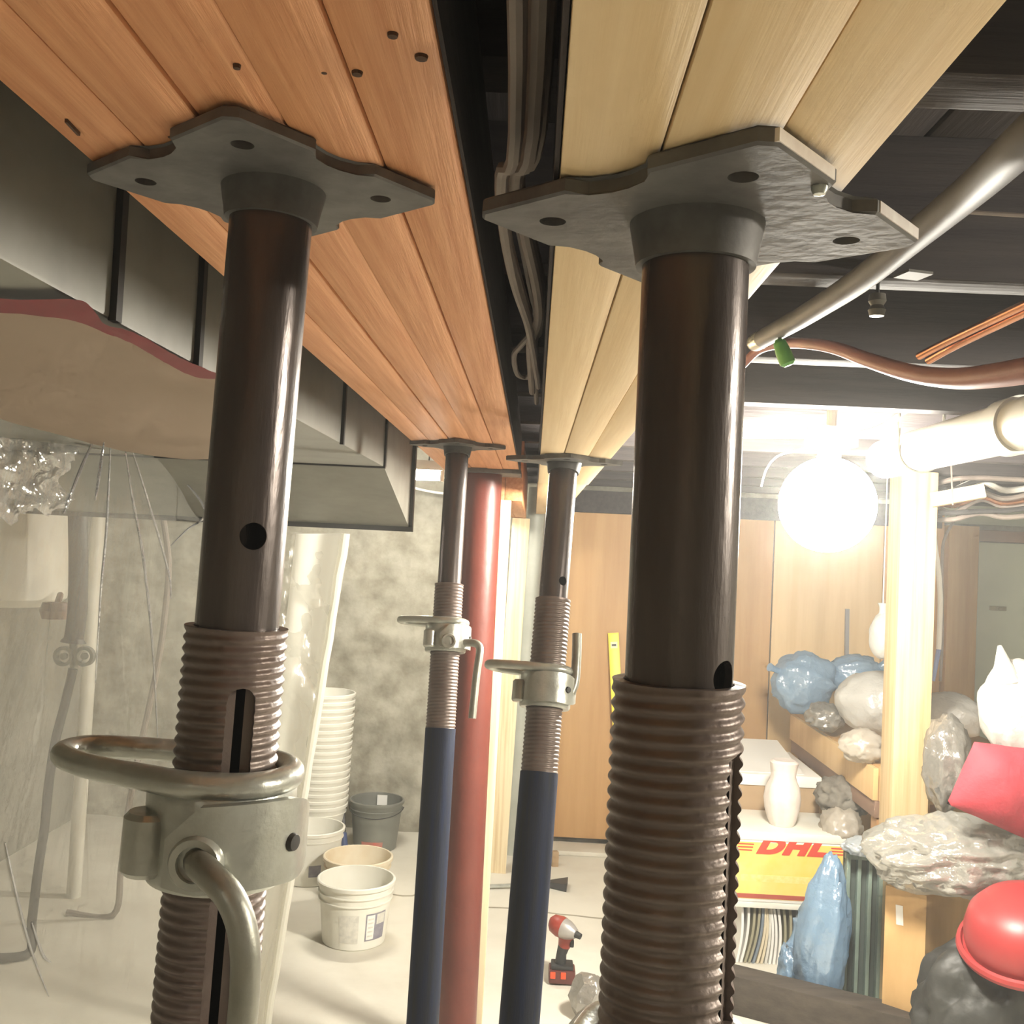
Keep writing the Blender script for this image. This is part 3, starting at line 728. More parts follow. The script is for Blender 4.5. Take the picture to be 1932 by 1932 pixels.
# ------------------------------------------------------------------ buckets
def bucket(c, rt, rbm, h, m, label, group=None, fast=False, rings=2):
    t = thing('bucket', label, 'bucket', c, group)
    th = 0.0025; s = 28 if fast else 40
    k = (rt-rbm)/h
    def rr(z): return rbm+k*z
    prof = [(0, 0.0), (rbm-0.004, 0.0), (rbm, 0.004)]
    zr = [h-0.012-0.028*(i) for i in range(rings)][::-1]
    for z in zr[:-1]: prof += [(rr(z-0.004), z-0.004), (rr(z)+0.0055, z-0.003), (rr(z)+0.0055, z), (rr(z+0.002), z+0.002)]
    prof += [(rr(h-0.018), h-0.018), (rt+0.006, h-0.016), (rt+0.007, h-0.003), (rt+0.003, h), (rt-th, h-0.001), (rbm-th, 0.004), (0, 0.004)]
    obj('body', MB().lathe(prof, s, Matrix.Translation(c)), m, t)
    return t
def bail(t, c, rt, h, m, drop=0.10, yaw=0.0):
    pts = []
    for i in range(17):
        a = math.pi*i/16
        pts.append(Vector((rt*1.045*math.cos(a), -0.35*rt*math.sin(a)-rt*0.70*math.sin(a), -drop*math.sin(a))))
    pts = [Vector(c)+RZ(yaw) @ p+Vector((0, 0, h-0.035)) for p in pts]
    obj('bail_handle', MB().tube(pts, 0.0022, 6), m, t)
def label_patch(t, c, rb_, rt_, h, a0, a1, z0, z1, m, name='label'):
    def g(u, v):
        a = a0+(a1-a0)*u; z = z0+(z1-z0)*v; r = rb_+(rt_-rb_)*z/h+0.0009
        return Vector(c)+Vector((r*math.cos(a), r*math.sin(a), z))
    obj(name, MB().grid(g, 10, 2), m, t)
c = Pz(667, 1772, 0)
bt = bucket(c, 0.140, 0.117, 0.232, WHITE, 'white open bucket with a printed label, nearest on the floor', rings=3)
D = math.radians
label_patch(bt, c, .117, .140, .232, D(-62), D(-22), 0.035, 0.135, LABEL_G)
label_patch(bt, c, .1174, .1404, .232, D(-60), D(-46), 0.040, 0.130, PAPER, 'label_panel')
for i, z in enumerate((0.05, 0.066, 0.082, 0.098, 0.112)):
    label_patch(bt, c, .1178, .1408, .232, D(-58), D(-48), z, z+0.006, LABEL_L, 'label_print')
label_patch(bt, c, .1174, .1404, .232, D(-42), D(-24), 0.092, 0.130, LABEL_L, 'label_panel')
label_patch(bt, c, .117, .140, .232, D(-106), D(-74), 0.030, 0.132, LABEL_L)
c2 = Pz(672, 1692, 0)
b_ = bucket(c2, 0.140, 0.118, 0.175, CREAM, 'stained cream bucket right behind the labelled white bucket')
c3 = Pz(583, 1658, 0)
b_ = bucket(c3, 0.140, 0.116, 0.232, WHITE, 'single white bucket half hidden by the plastic sheet')
label_patch(b_, c3, .116, .140, .232, D(-80), D(-56), 0.045, 0.095, LABEL_G)
c4 = Pz(712, 1588, 0); c4.y = 4.98
b_ = bucket(c4, 0.128, 0.103, 0.235, GREYP, 'grey bucket with red print against the stone wall')
bail(b_, c4, 0.128, 0.235, CABLE_K, 0.03)
label_patch(b_, c4, .103, .128, .235, D(-118), D(-62), 0.028, 0.052, INK_R, 'red_print')
obj('white_tag', MB().box(c4+Vector((0.01, 0.113, 0.20)), (0.05, 0.004, 0.05)), PAPER, b_)
cs = Pz(598, 1598, 0); cs.y = 4.88
for i in range(17):
    c = cs+Vector((0.0007*i, 0, 0.033*i))
    lab = 'topmost bucket of the tall nested stack by the stone wall' if i == 16 else ('bottom bucket of the tall nested white stack' if i == 0 else ORD[16-i]+' white bucket from the top of the nested stack')
    if i == 0: proto = bucket(c, 0.140, 0.114, 0.232, WHITE, lab, 'nested white buckets in the stack', fast=True)
    else:
        o = copy_tree(proto); o.location = c; o['label'] = lab
a, b = P(646, 1512, 4.9), Pz(664, 1590, 0.008); b.y = 4.82
st = thing('hand_rake', 'dark short-handled tool leaning beside the grey bucket', 'tool', b)
obj('handle', MB().tube([a, a.lerp(b, .6)], 0.010, 8), CABLE_K, st)
obj('grip', MB().tube([a.lerp(b, .6), b], [0.013, 0.017], 10), mat('dark_blue_grip', (0.05, 0.07, 0.16), 0.5), st)

# ------------------------------------------------------------------ things on the floor
c = Pz(1058, 1852, 0)
t = thing('cordless_driver', 'red cordless driver standing on its battery on the floor', 'power tool', c)
t.rotation_euler.z = 0.0
S = 0.00184
obj('battery', MB().box(c+Vector((0.002, 0, 0.028)), (0.092, 0.075, 0.046), None, 0.008), mat('dark_red_battery', (0.12, 0.035, 0.03), 0.5), t)
obj('battery_shoe', MB().box(c+Vector((0.002, 0.0, 0.058)), (0.076, 0.064, 0.014), None, 0.004), BLACKR, t)
for dx in (-0.030, 0.006): obj('red_latch', MB().box(c+Vector((dx, -0.039, 0.036)), (0.018, 0.006, 0.022), None, 0.002), mat('bright_red_latch', (0.75, 0.09, 0.03), 0.4), t)
obj('handle', MB().tube([c+Vector((-0.004, 0, 0.062)), c+Vector((-0.002, 0, 0.095)), c+Vector((0.006, 0, 0.125))], [0.020, 0.0175, 0.021], 16), BLACKR, t)
obj('trigger_housing', MB().tube([c+Vector((0.006, 0, 0.120)), c+Vector((0.010, 0, 0.145)), c+Vector((0.012, 0, 0.170))], [0.021, 0.025, 0.034], 16), TOOLRED, t)
obj('trigger', MB().box(c+Vector((0.032, -0.012, 0.138)), (0.014, 0.016, 0.026), None, 0.004), BLACKR, t)
h0, h1 = c+Vector((-0.035, 0.01, 0.196)), c+Vector((0.030, -0.03, 0.182))
obj('motor_housing', MB().tube([h0+Vector((-0.012, 0.004, 0.002)), h0, h0.lerp(h1, .35), h0.lerp(h1, .55)], [0.016, 0.030, 0.036, 0.035], 20), TOOLRED, t)
obj('gear_case', MB().tube([h0.lerp(h1, .5), h0.lerp(h1, .75), h1, h1.lerp(h0, -.2)], [0.0345, 0.033, 0.025, 0.016], 20), TOOLGREY, t)
obj('chuck', MB().tube([h1.lerp(h0, -.2), h1.lerp(h0, -.45)], [0.012, 0.010], 14), BLACKR, t)
tag(obj('dust_bag', MB().blob(Pz(1112, 1880, 0.065), (0.06, 0.06, 0.075), seed=3, amp=.16, fold=.2, flat=0.001, sub=3), BAG_G), 'small grey crumpled bag on the floor beside the driver', 'bag')
a, b = Pz(900, 1673, 0.012), Pz(1040, 1668, 0.014)
t = thing('floor_scraper', 'metal rod tool with a dark flared head lying on the floor', 'tool', a.lerp(b, .5))
obj('rod', MB().tube([a, b], 0.009, 10), ZINC, t)
e = Pz(1068, 1668, 0.02)
obj('head', MB().hexa([b+Vector((-.02, -.012, -.010)), b+Vector((-.02, .012, -.010)), e+Vector((0.01, .055, -.018)), e+Vector((0, -.050, -.018)),
                       b+Vector((-.02, -.012, .012)), b+Vector((-.02, .012, .012)), e+Vector((0.01, .055, .014)), e+Vector((0, -.050, .014))]), CABLE_K, t)
c = Pz(1046, 1634, 0)
tag(obj('wood_offcut', MB().box(c+Vector((0, 0, 0.035)), (0.03, 0.03, 0.07), RZ(.3), 0.002), CARD), 'small brown wood offcut standing by the right blue post', 'offcut')

# spirit level leaning on the plywood
a, b = P(1157, 1196, YP-0.016), P(1178, 1590, YP-0.10); b.z = 0.024
t = thing('spirit_level', 'bright yellow spirit level leaning on the plywood panels', 'level', b)
obj('body', MB().bar(b, a, 0.054, 0.024, (0, 1, 0.1), 0.002), YELLOW, t)
d = (b-a).normalized(); up = Vector((0, -1, 0))
for s in (0.055, 0.5):
    q = a+d*s+Vector((0, -0.0125, 0))
    obj('vial_frame', MB().bar(q-d*0.016, q+d*0.016, 0.034, 0.003, (0, 1, .1)), mat('pale_vial', (0.75, 0.72, 0.35), .3), t)
    obj('vial', MB().bar(q-d*0.005+Vector((0, -.0025, 0)), q+d*0.005+Vector((0, -.0025, 0)), 0.022, 0.003, (0, 1, .1)), CABLE_K, t)
for s in (0.0, ):
    obj('end_cap', MB().bar(a+d*0.001, a-d*0.006, 0.056, 0.026, (0, 1, .1), 0.002), YELLOW, t)

# ------------------------------------------------------------------ cables between the two beams
labs = ['far left', 'second', 'third', 'fourth', 'far right']
tops = [(985, -60), (1000, -60), (1014, -60), (1032, -60), (1046, -60)]
mid1 = [(975, 120), (986, 120), (1000, 120), (1014, 120), (1030, 120)]
mid2 = [(946, 330), (953, 330), (963, 330), (971, 330), (980, 330)]
mid3 = [(952, 440), (956, 440), (985, 450), (990, 440), (1002, 440)]
mid4 = [(972, 540), (985, 550), (1006, 560), (1012, 540), (1030, 540)]
ends = [[(995, 610), (1003, 650), (1010, 690), (1016, 730)], [(1002, 610), (1008, 650), (1010, 668), (1012, 720)], [(1012, 590), (1005, 625), (984, 650), (970, 670), (976, 705), (995, 712), (1006, 700)],
        [(1016, 600), (1003, 640), (1000, 665), (1004, 740)], [(1030, 580), (1018, 625), (1008, 655), (1012, 760)]]
for i in range(5):
    zz = 1.698+0.0075*((i*2) % 5)
    pts = [Pz(*q, zz) for q in [tops[i], mid1[i], mid2[i], mid3[i], mid4[i]]+ends[i]]
    pts[0] = Vector((pts[0].x, -0.4, zz+0.05))
    for q in pts: q.x = min(max(q.x, -0.0440), -0.003)
    tag(obj('electric_cable', MB().tube(smooth_path(pts, 6), 0.0036 if i != 3 else 0.0042, 8), CABLE_G),
        ['leftmost grey-brown cable in the gap between the beams', 'second cable from the left in the gap between the beams', 'grey-brown cable ending in a loop between the two beams', 'fourth and thickest cable in the gap between the beams', 'rightmost cable, close to the yellow beam, in the gap'][i], 'cable', 'cables in the gap between the beams')
# ------------------------------------------------------------------ lamp on the right
pl = P(1562, 915, 2.45)
t = thing('work_lamp', 'glaring round globe lamp hanging at the pipe end', 'lamp', pl)
jb = P(1568, 822, 2.45)
obj('junction_box', MB().box((jb.x, 2.45, jb.z-0.005), (0.10, 0.09, 0.05), RZ(.15), 0.006), WHITE, t)
obj('stem', MB().tube([(jb.x, 2.45, jb.z+0.015), (jb.x, 2.45, JZ+0.1)], 0.012, 10), CABLE_W, t)
obj('lampholder', MB().lathe([(0, 0.12), (0.026, 0.12), (0.028, 0.06), (0.020, 0.052), (0, 0.052)], 20, Matrix.Translation(pl)), WHITE, t)
obj('bulb', MB().lathe([(0, 0.058)]+[(0.115*math.sin(a), 0.115*math.cos(a)-0.048) for a in [math.pi*i/20 for i in range(2, 20)]]+[(0, -0.163)], 36, Matrix.Translation(pl)), glow('lamp_bulb_light', (1.0, 0.945, 0.83), LAMP_W*1.85), t)
obj('cage', MB().lathe([(0.002, 0.125), (0.030, 0.125), (0.032, 0.118), (0.002, 0.118)], 20, Matrix.Translation(pl), True), ZINC, t)

def cable(name, pts, r, m, label, cat='cable', group=None, n=6, seg=8):
    return tag(obj(name, MB().tube(smooth_path(pts, n), r, seg), m), label, cat, group)
cable('lamp_cable', [P(1592, 815, 2.45), P(1625, 818, 2.44), P(1665, 806, 2.42), P(1700, 782, 2.4), P(1728, 765, 2.38), P(1760, 748, 2.3)], [0.009]*18+[0.005]*13, CABLE_W, 'white flex curving up from the lamp to the joists')
cable('feed_cable', [P(1380, 796, 2.5), P(1450, 803, 2.5), P(1530, 812, 2.47)], 0.006, CABLE_W, 'upper white cable running left from the lamp box')
cable('feed_cable', [P(1380, 822, 2.5), P(1450, 822, 2.5), P(1540, 822, 2.47)], 0.006, CABLE_W, 'lower white cable running left from the lamp box')
cable('pull_cord', [P(1436, 918, 2.5), P(1446, 885, 2.5), P(1468, 860, 2.5), P(1510, 848, 2.48), P(1548, 832, 2.46)], 0.0025, CABLE_W, 'thin white cord drooping left of the lamp')

# white round pipe to the lamp
XP, HP, RP = 0.83, 1.752, 0.046
t = thing('white_pipe', 'fat white round pipe under the joists, running to the lamp', 'pipe', (XP, 1.6, HP))
obj('pipe_run', MB().tube([(XP, -0.8, HP), (XP, 2.42, HP)], RP, 40), mat('white_pipe_paint', (0.74, 0.73, 0.68), 0.3, var=(0.68, 0.67, 0.61), scale=5), t)
yj = Px(1890, 800, XP).y
obj('coupling', MB().lathe([(RP, -0.03), (RP+0.005, -0.03), (RP+0.005, 0.03), (RP, 0.03)], 40, Matrix.Translation((XP, yj-0.05, HP)) @ Matrix.Rotation(math.pi/2, 4, 'X'), True), MATS['white_pipe_paint'], t)
for y in (0.4, 1.2, 2.2): obj('strap', MB().tube([Vector((XP+(RP+0.002)*math.cos(a), y, HP+(RP+0.002)*math.sin(a))) for a in [math.pi*(1+i/12) for i in range(13)]][::-1]+[(XP-RP-0.002, y, JZ+0.05)], 0.003, 6).tube([(XP+RP+0.002, y, HP), (XP+RP+0.002, y, JZ+0.05)], 0.003, 6), ZINC, t)

# grey conduit, pink hose, copper
pts = [P(2010, 195, .56), P(1932, 268, .60), P(1840, 352, .72), P(1730, 442, .86), P(1620, 530, 1.03), P(1530, 588, 1.22), P(1470, 622, 1.36), P(1425, 646, 1.5)]
t = thing('grey_conduit', 'grey round conduit sweeping along the ceiling at the right', 'pipe', pts[4])
obj('run', MB().tube(smooth_path(pts, 6), 0.0132, 18), GREYPIPE, t)
obj('coupling', MB().tube([pts[-1].lerp(pts[-2], .35), pts[-1].lerp(pts[-2], .05)], 0.0135, 16), ZINC, t)
pts2 = [P(1700, 430, 1.05), P(1640, 500, 1.12), P(1590, 550, 1.2), P(1540, 592, 1.32), P(1440, 650, 1.6)]
cable('thin_conduit', pts2, 0.006, GREYPIPE, 'thinner grey conduit running beside the thick one', 'pipe')
q = P(1478, 640, 1.35)
t = thing('green_tag', 'bright green tag hanging from the grey conduit', 'tag', q)
a, b = P(1468, 640, 1.35), P(1488, 690, 1.35)
obj('tag_body', MB().tube([a, a.lerp(b, .12), a.lerp(b, .5), a.lerp(b, .9), b], [0.004, 0.0085, 0.0105, 0.0105, 0.006], 14), GREEN, t)
obj('wire', MB().tube([a, q+Vector((0, 0, 0.012))], 0.0012, 6), ZINC, t)
hose = [P(1400, 690, 1.56), P(1432, 660, 1.53), P(1480, 648, 1.45), P(1530, 649, 1.36), P(1580, 658, 1.28), P(1640, 680, 1.17), P(1720, 704, 1.04), P(1800, 714, .93), P(1880, 708, .84), P(1990, 690, .74)]
n = len(hose)*6-5
cable('pink_hose', hose, [0.0062+0.0048*i/n for i in range(n)], PINK, 'pink rubber hose snaking across under the joists', 'hose', seg=12)
cable('copper_pipe', [P(1734, 672, 1.27), P(1800, 638, 1.2), P(1990, 548, 1.0)], 0.0048, COPPER, 'upper copper pipe with a bright cut end, far right', 'pipe', n=3, seg=14)
cable('copper_pipe', [P(1752, 680, 1.29), P(1810, 648, 1.22), P(1990, 562, 1.02)], 0.0052, COPPER, 'lower copper pipe tucked behind the bright-ended one', 'pipe', n=3, seg=14)
q = P(1722, 546, 1.105)
tag(obj('joist_plate', MB().box(q, (0.030, 0.028, 0.003), Matrix.Rotation(.25, 3, 'Z')), mat('dull_plate', (0.13, 0.125, 0.11), .7)), 'small pale metal plate nailed under a ceiling joist', 'plate')
bpy.data.objects['joist_plate'].location.z = JZ-0.0025
q = P(1655, 575, 1.15)
t = thing('porcelain_knob', 'small old porcelain knob hanging below a joist', 'knob', q)
obj('knob', MB().lathe([(0, -0.014), (0.008, -0.013), (0.010, -0.006), (0.007, -0.001), (0.010, 0.004), (0.009, 0.012), (0, 0.013)], 16, Matrix.Translation(q)), mat('grimy_porcelain', (0.17, 0.16, 0.14), .4), t)
obj('nail', MB().tube([q, (q.x, q.y, JZ+0.02)], 0.002, 6), CABLE_K, t)
cable('joist_wire', [P(1800, 398, .95), P(1870, 403, .95), P(1990, 410, .95)], 0.0022, CABLE_G, 'thin pale wire along the dark joists, upper right')

# ------------------------------------------------------------------ timber post by the bench
a, b = P(1724, 905, 3.5), P(1708, 1400, 3.5)
d = (a-b).normalized(); f0 = b-d*(b.z/d.z); f1 = b+d*((JZ-b.z)/d.z)
tag(obj('timber_post', MB().bar(f0, f1, 0.122, 0.12, (0, 1, 0), 0.003), WOOD_POST), 'square pale timber post right of the lamp, in front of the bench', 'post')
# strip and cables at its head
t = thing('timber_strip', 'short pale wood strip tied up beside the timber post', 'board', P(1806, 935, 3.35))
a, b = P(1757, 944, 3.36), P(1858, 926, 3.30)
obj('strip', MB().bar(a, b, 0.07, 0.045, (0, 0, 1), 0.002), WOOD_UP, t)
m_ = a.lerp(b, .3)
obj('tie_wire', MB().tube([m_+Vector((0.004, -0.038, -0.026)), m_+Vector((0, -0.038, 0.026)), m_+Vector((0, 0, ZC-0.02-m_.z))], 0.003, 6), CABLE_G, t)
cols = [CABLE_G, CABLE_K, CABLE_W, CABLE_G, COPPER, CABLE_G, CABLE_K, CABLE_G]
names = ['topmost', 'second', 'third', 'fourth', 'fifth', 'sixth', 'seventh', 'lowest']
for i in range(8):
    y0 = 900+11.5*i; yy = 3.48+0.03*(i % 3)
    pts = [P(1752+10*(i % 3), y0+ (18 if i < 3 else 0), yy+.1), P(1800, y0+8*math.sin(i*1.7)+4, yy), P(1850, y0-10+6*math.sin(i*2.3), yy), P(1900, y0-6*math.cos(i), yy), P(1990, y0-16+5*math.sin(i*3.1), yy)]
    for q in pts: q.z = min(q.z, JZ-0.008)
    lab = names[i]+' cable of the slack bundle right of the timber post'
    if i == 2: lab = 'white cable in the bundle right of the timber post'
    if i == 4: lab = 'copper-coloured line in the bundle right of the timber post'
    cable('bundle_cable', pts, 0.009 if i != 2 else 0.011, cols[i], lab, group='cable bundle under the joists', seg=8)
wc = [P(x, y, 3.85) for x, y in ((1757, 940), (1760, 975), (1764, 1030), (1771, 1080), (1774, 1130), (1773, 1180), (1771, 1225))]
t = thing('white_cable', 'white cable hanging right of the timber post, blue at its end', 'cable', wc[-1])
obj('sheath', MB().tube([Vector((wc[0].x, 3.85, ZC-.02))]+smooth_path(wc, 5), 0.0095, 10), CABLE_W, t)
obj('blue_end', MB().tube([wc[-1], P(1767, 1248, 3.85), P(1761, 1285, 3.85)], [0.0085, 0.0085, 0.006], 10), mat('blue_sleeve', (0.22, 0.27, 0.50), .5), t)
cable('dark_cable', [Vector((P(1812, 955, 3.9).x, 3.9, ZC-.02)), P(1812, 955, 3.9), P(1798, 985, 3.9), P(1784, 1012, 3.9), P(1778, 1040, 3.9), P(1777, 1100, 3.88), P(1778, 1200, 3.88), P(1774, 1285, 3.88)], 0.006, CABLE_G, 'dark cable hanging beside the white one')

# ------------------------------------------------------------------ bench
BX, BT = 1.25, 0.785
y0b, y1b = 3.60, 4.75
t = thing('workbench', 'wooden bench heaped with bags behind the timber post', 'bench', (1.6, 4.2, 0))
for i in range(4): obj('top_plank', MB().span((BX+0.175*i, y0b, BT-0.03), (BX+0.175*i+0.173, y1b, BT), 0.002), PLY, t)
obj('apron', MB().span((BX-0.02, y0b, BT-0.115), (BX-0.001, y1b, BT-0.002), 0.002), PLY_L, t)
obj('lower_strip', MB().span((BX-0.012, y0b, BT-0.175), (BX+0.01, y1b, BT-0.117), 0.002), TRIMB, t)  # dark brown strip just below the apron
obj('end_apron', MB().span((BX, y0b-0.02, BT-0.115), (BX+0.698, y0b-0.001, BT-0.002), 0.002), PLY_L, t)
for x in (BX+0.03, BX+0.66):
    for y in (y0b+0.04, y1b-0.05): obj('leg', MB().span((x-0.03, y-0.03, 0), (x+0.03, y+0.03, BT-0.031), 0.002), mat('brown_leg', (0.42, 0.24, 0.10), .6, var=(.34, .18, .07), scale=2, stretch=(12, 12, .8)), t)
def bag(name, px, py, Y, half, m, label, seed, amp=.10, fold=.3, rot=None, flat=None, sub=4, group=None, cat='bag', shape=None, tie=None, z=None, pleat=None):
    c = P(px, py, Y)
    if z is not None: c.z = z
    mb = MB().blob(c, half, rot, sub, amp, 2.0, seed, fold, shape, flat, pleat)
    if tie is None: return tag(obj(name, mb, m, angle=179), label, cat, group)
    t = thing(name, label, cat, (c.x, c.y, c.z-half[2]), group)
    obj('body', mb, m, t, angle=179)
    a, b = c+Vector(tie[0]), c+Vector(tie[1]); k = []
    for i in range(9):
        u = i/8; k.append(a.lerp(b, u))
    obj('gathered_neck', MB().tube(k, [tie[2]*(1.6-2.2*u+2.2*u*u) for u in [i/8 for i in range(9)]], 14), m, t)
    return t
bag('plastic_bag', 1516, 1287, 4.55, (0.135, 0.13, 0.135), BAG_B, 'blue crumpled bag at the far left end of the bench', 11, fold=.10, amp=.06, pleat=((-1, -.25, .4), 4.5, .16), tie=((-0.10, -0.02, 0.04), (-0.165, -0.05, 0.065), 0.012))
bag('plastic_bag', 1612, 1272, 4.60, (0.13, 0.10, 0.085), BAG_B, 'paler blue bag tucked behind the white bag on the bench', 12, fold=.10, amp=.06, pleat=((1, -.2, .5), 4, .16), tie=((0.10, -0.02, 0.03), (0.145, -0.03, 0.075), 0.016))
bag('plastic_bag', 1652, 1325, 4.05, (0.155, 0.14, 0.125), BAG_W, 'plump white bag on the bench, left of the timber post', 13, fold=.08, amp=.05, pleat=((.2, -.3, 1), 2.5, .06))
bag('plastic_bag', 1556, 1352, 4.20, (0.075, 0.10, 0.055), BAG_G, 'small grey crumpled bag between the blue and white bags', 19, fold=.4, flat=BT+0.002)
bag('plastic_bag', 1790, 1318, 4.00, (0.125, 0.12, 0.095), BAG_W, 'white bag on the bench, right of the timber post', 14, fold=.08, amp=.05, pleat=((-1, 0, .5), 2.5, .07), z=0.92)
bag('plastic_bag', 1628, 1400, 3.70, (0.080, 0.075, 0.060), BAG_T, 'small beige bag at the near corner of the bench', 15, fold=.35, z=0.842)
hb = bag('plastic_bag', 1664, 1200, 3.72, (0.045, 0.05, 0.085), BAG_W, 'small white bag hung on a string behind the timber post', 16, fold=.1, amp=.05, tie=((0, 0, 0.07), (0.0, 0, 0.12), 0.012))
q = P(1664, 1200, 3.72)
obj('string', MB().tube([(q.x, q.y, q.z+0.11), (q.x, q.y, ZC-0.01)], 0.002, 6), CABLE_W, hb)
a = P(1604, 1150, YP-0.06)
tag(obj('metal_bar', MB().bar((a.x, YP-0.10, 0.0), (a.x, YP-0.012, a.z), 0.018, 0.018, (0, 1, 0)), mat('dull_grey_bar', (0.20, 0.19, 0.19), .5, .4)), 'dark upright bar leaning on the plywood behind the bags', 'bar')

# ------------------------------------------------------------------ boxes left of the bench
ya = 3.78
x0, x1 = P(1372, 1640, ya).x, P(1606, 1640, ya).x
za, zb2 = 0.236, 0.490
# upright magazines under a white board carry the courier box
for i in range(15):
    x = x0+0.05+i*0.0152
    h = 0.212
    lean = 0.012+0.02*math.sin(i*.5)
    def sh(u, v, x=x, lean=lean): return Vector((x+lean*v+0.010*math.sin(v*3.1), ya+0.03+0.24*u, 0.001+h*v))
    mb = MB(); n_ = 6
    lo = [[mb.bm.verts.new(sh(u/1, v/n_)+Vector((s, 0, 0))) for u in (0, 1)] for s in (0, 0.009) for v in range(n_+1)]
    A, B = lo[:n_+1], lo[n_+1:]
    for v in range(n_):
        mb.bm.faces.new((A[v][0], A[v+1][0], A[v+1][1], A[v][1])); mb.bm.faces.new((B[v][0], B[v][1], B[v+1][1], B[v+1][0]))
        mb.bm.faces.new((A[v][0], B[v][0], B[v+1][0], A[v+1][0])); mb.bm.faces.new((A[v][1], A[v+1][1], B[v+1][1], B[v][1]))
    mb.bm.faces.new((A[0][0], A[0][1], B[0][1], B[0][0])); mb.bm.faces.new((A[n_][0], B[n_][0], B[n_][1], A[n_][1]))
    m = [PAPER, LABEL_L, mat('cream_cover', (0.66, 0.58, 0.42), .6), mat('slate_cover', (0.20, 0.24, 0.28), .5), mat('olive_cover', (0.34, 0.32, 0.22), .6), PAPER][(i*5+i//3) % 6]
    tag(obj('magazine', mb, m), ORD[i]+' magazine from the left, upright under the courier box', 'magazine', 'magazines under the courier box')
tag(obj('white_board', MB().span((x0, ya, 0.214), (x1-0.02, ya+0.30, za-0.001), 0.002), WHITE), 'white flat board lying on the magazines below the courier box', 'board')
tag(obj('storage_tub', MB().span((x0+0.29, ya+0.03, 0), (x1-0.04, ya+0.28, 0.213), 0.01), mat('slate_tub', (0.16, 0.19, 0.23), .5)), 'slate-grey tub beside the magazines, behind the blue bags', 'tub')
t = thing('courier_box', 'white and yellow courier box lettered DHL', 'box', ((x0+x1)/2, ya, za))
obj('carton', MB().span((x0, ya, za), (x1, ya+0.32, zb2), 0.004), PAPER, t)
obj('lid', MB().span((x0-0.004, ya-0.004, zb2-0.028), (x1+0.004, ya+0.324, zb2+0.003), 0.003), WHITE, t)
obj('yellow_panel', MB().span((x0+0.025, ya-0.0015, za+0.012), (x1-0.006, ya+0.001, zb2-0.036)), DHL_Y, t)
obj('maroon_stripe', MB().span((x0+0.025, ya-0.0022, za+0.014), (x1-0.006, ya, za+0.030)), STRIPE, t)
obj('pale_print', MB().span((x0+0.05, ya-0.0021, za+0.075), (x1-0.03, ya, za+0.10)), mat('pale_yellow_print', (0.90, 0.70, 0.30), .5, var=(.86, .6, .16), scale=40), t)
cu = bpy.data.curves.new('letters', 'FONT'); cu.body = 'DHL'; cu.size = 0.062; cu.shear = 0.35; cu.offset = 0.0042; cu.extrude = 0.0008
cu.space_character = 1.12
to = bpy.data.objects.new('letters', cu); COL.objects.link(to)
bpy.context.view_layer.update()
me = bpy.data.meshes.new_from_object(to.evaluated_get(bpy.context.evaluated_depsgraph_get()))
bpy.data.objects.remove(to)
lt0, lt1 = P(1426, 1604, ya).x, P(1560, 1604, ya).x
xs = [v.co.x for v in me.vertices]; k = (lt1-lt0)/(max(xs)-min(xs)); mx = min(xs)
zl = P(1490, 1611, ya).z
for v in me.vertices: v.co = Vector(((v.co.x-mx)*k, -v.co.z, v.co.y*1.25))
lo_ = link('letters', me, DHL_R, t)
lo_.location = Vector((lt0, ya-0.0026, zl))-root_loc(t)
bars = MB()
for i in range(3):
    z = zl+0.004+0.011*i
    bars.span((P(1392, 1600, ya).x, ya-0.0024, z), (P(1419, 1600, ya).x+0.003*i, ya, z+0.005)).span((P(1566, 1600, ya).x+0.002*i, ya-0.0024, z), (x1-0.008, ya, z+0.005))
obj('logo_bars', bars, DHL_R, t)
xa, xb = P(1380, 1490, 4.12).x, P(1547, 1490, 4.12).x
ztop = P(1470, 1462, 4.12).z
t = thing('cardboard_box', 'brown cardboard box with white flaps behind the courier box', 'box', ((xa+xb)/2, 4.12, 0))
obj('carton', MB().span((xa, 4.12, 0), (xb, 4.62, ztop-0.012), 0.003), CARD, t)
obj('lid', MB().span((xa-0.006, 4.112, ztop-0.045), (xb+0.004, 4.626, ztop), 0.004), PAPER, t)
obj('flap', MB().hexa([(xa, 4.14, ztop+.001), (xb-.06, 4.14, ztop+.001), (xb-.06, 4.60, ztop+.05), (xa, 4.60, ztop+.05), (xa, 4.14, ztop+.004), (xb-.06, 4.14, ztop+.004), (xb-.06, 4.60, ztop+.054), (xa, 4.60, ztop+.054)]), PAPER, t)
# upright pinkish-white bag on the courier box
c = P(1475, 1553, 3.90)
cz = zb2+0.004
prof = [(0.0, 0.0), (0.045, 0.0), (0.054, 0.02), (0.064, 0.06), (0.068, 0.10), (0.062, 0.14), (0.050, 0.165), (0.044, 0.185), (0.048, 0.21), (0.052, 0.235), (0.040, 0.243), (0.0, 0.238)]
mb = MB().lathe(prof, 36, Matrix.Translation((c.x, 3.90, cz)))
for v in mb.bm.verts:
    r = Vector((v.co.x-c.x, v.co.y-3.9, 0)); a = math.atan2(r.y, r.x); zz = v.co.z-cz
    k = 0.004*noise.noise(Vector((math.cos(a)*3, math.sin(a)*3, zz*6)))+0.005*abs(noise.noise(Vector((a*3.5, 2, zz*2))))*min(1, zz/.05)
    if r.length > .01: v.co += r.normalized()*k
tag(obj('paper_bag', mb, mat('pinkish_bag', (0.70, 0.64, 0.585), .5, var=(.62, .55, .50), scale=18, bump=.2)), 'pinkish-white upright bag with a gathered neck on the courier box', 'bag')
